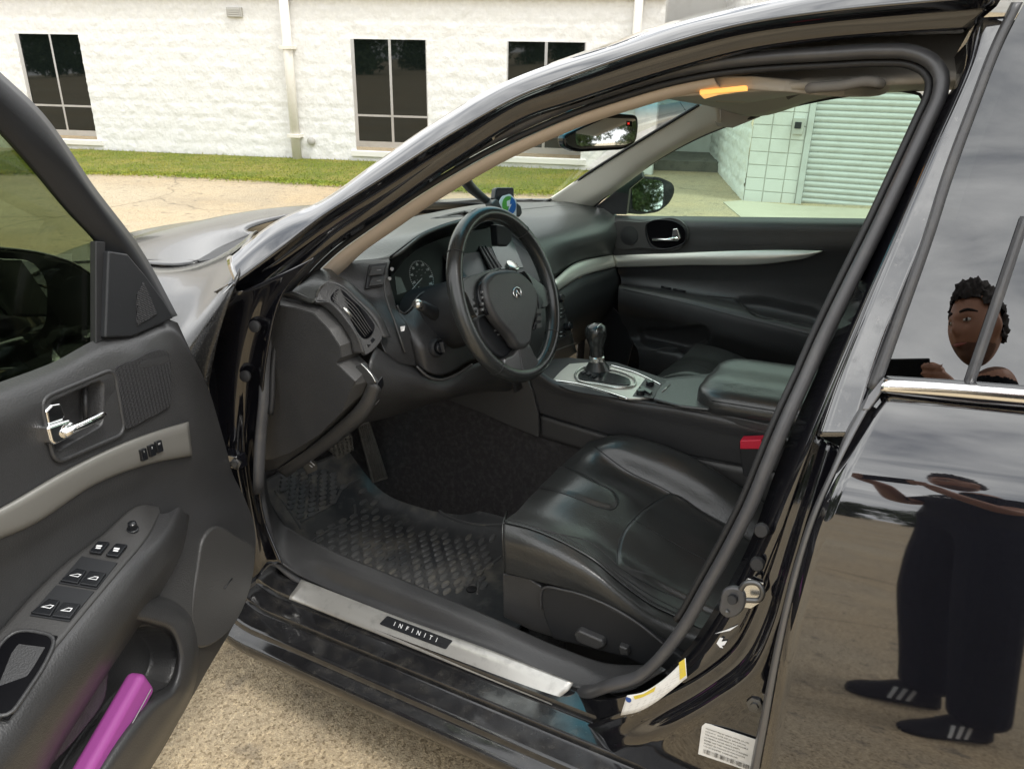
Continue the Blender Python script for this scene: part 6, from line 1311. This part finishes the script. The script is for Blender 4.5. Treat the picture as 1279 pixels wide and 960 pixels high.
# hair
hv=[];hf_=[];r_=np.random.default_rng(5)
bm=bmesh.new(); bmesh.ops.create_icosphere(bm,subdivisions=5,radius=1)
for v in bm.verts:
    x,y,z=v.co; n=.010*math.sin(19*x+3*z)*math.sin(17*y+2)*math.sin(15*z)+r_.normal(0,.0035)
    lift=.030*max(0,z)*max(0,x+.4)
    v.co=HC+hf*(x*(.091+n)-.004)+hr*y*(.072+n)+hu*(z*(.110+n+lift)+.008)
    v.tag=(z>.42 and x>.55) or (x<=.55 and z>.28-.0*x and x>-.2) or (x<=-.2 and z>-.35)
bmesh.ops.delete(bm,geom=[v for v in bm.verts if not v.tag],context='VERTS')
hm=bpy.data.meshes.new('hair'); bm.to_mesh(hm); bm.free(); hm.materials.append(M['hair']); hm.polygons.foreach_set('use_smooth',[True]*len(hm.polygons)); hh=bpy.data.objects.new('hair',hm); COL.objects.link(hh); hh.parent=man
# features of the face
ftree=BVHTree.FromObject(bo,bpy.context.evaluated_depsgraph_get())
def FP_(y,z,off=.0012):
    h=ftree.ray_cast(HC+hf*.3+hr*y+hu*z,-hf); return h[0]+hf*off if h[0] else HC+hf*.09+hr*y+hu*z
mat('lip',(.30,.10,.08),.5); mat('eye_white',(.6,.58,.55),.3)
for s in (-1,1):
    tube('eyebrow',[FP_(s*(.012+.009*k),.030+.004*math.sin(k*.9)) for k in range(5)],[.0025,.004,.004,.003,.0015],'hair',man,ns=8)
    tube('eye',[FP_(s*(.018+.006*k),.012,.0) for k in range(4)],[.002,.0048,.0048,.002],'eye_white',man,ns=10)
    lathe('iris',[(.0045,0),(.0035,.0022),(.0001,.003)],FP_(s*.027,.012,.0035),hf,'hair',man,12)
tube('lips',[FP_(-.022+.0088*k,-.052+.002*abs(k-2.5),.0) for k in range(6)],[.001,.004,.0055,.0055,.004,.001],'lip',man,ns=8)
# lettering across the chest
btree=BVHTree.FromObject(bo,bpy.context.evaluated_depsgraph_get())
h=btree.ray_cast(W(.6,0,1.335),-PF)
text('chest_lettering','TOMM',h[0]+PF*.006,-PR_,Vector((0,0,1)),.045,'white_ink',man,.0006,shear=.35,space=1.9)
# shoes with three side stripes
for s in (-1,1):
    yaw=math.radians(10)*s*-1; d=(PF*math.cos(yaw)-PR_*math.sin(yaw)); l=Vector((0,0,1)).cross(d); c=W(.05 if s<0 else .03,s*.12,0)
    rows_=[]
    for t,wd,ht in ((-.10,.030,.075),(-.085,.038,.10),(-.03,.041,.105),(.04,.046,.085),(.10,.050,.062),(.155,.046,.05),(.185,.03,.038),(.195,.008,.024)):
        t*=.9; wd*=.95; rows_.append([c+d*t+l*(wd*math.cos(a))*1.0+Vector((0,0,.018+max(0,math.sin(a))*(ht-.018)+min(0,math.sin(a))*.016)) for a in np.linspace(0,2*np.pi,24,endpoint=False)])
    o=loft('shoe',rows_,'shoe',man,nu=24,nv=30,closed=True,thick=0,eye=c+Vector((0,0,3)))
    tr=BVHTree.FromObject(o,bpy.context.evaluated_depsgraph_get())
    for sd_ in (-1,1):
        for k in range(3):
            pts=[]
            for (t,z) in ((.005+k*.026,.026),(-.016+k*.026,.068),(-.004+k*.026,.068),(.017+k*.026,.026)):
                hq=tr.ray_cast(c+d*t+l*sd_*.2+Vector((0,0,z)),-l*sd_)
                if hq[0]: pts.append(hq[0]+l*sd_*.0035)
            if len(pts)==4: slab('shoe_stripe',pts,'white_ink',o,.001,0,n=l*sd_,eye=c+l*sd_*3)
ph=rbox('smartphone',PHC-FV*.001,(.150,.073,.008),'plastic_gloss',None,.004,(RV,UV,FV),segs=3); tag(ph,'black smartphone held up in both hands by the man','phone')
# ================================================================== finish: keep children in place under offset empties
bpy.context.view_layer.update()
for o in bpy.data.objects:
    p=o.parent
    if p and not o.get('local'):
        m=Matrix.Identity(4); q=p; 
        o.matrix_parent_inverse=p.matrix_basis.inverted()
for o in bpy.data.objects:
    if 'local' in o: del o['local']
bpy.context.view_layer.update()
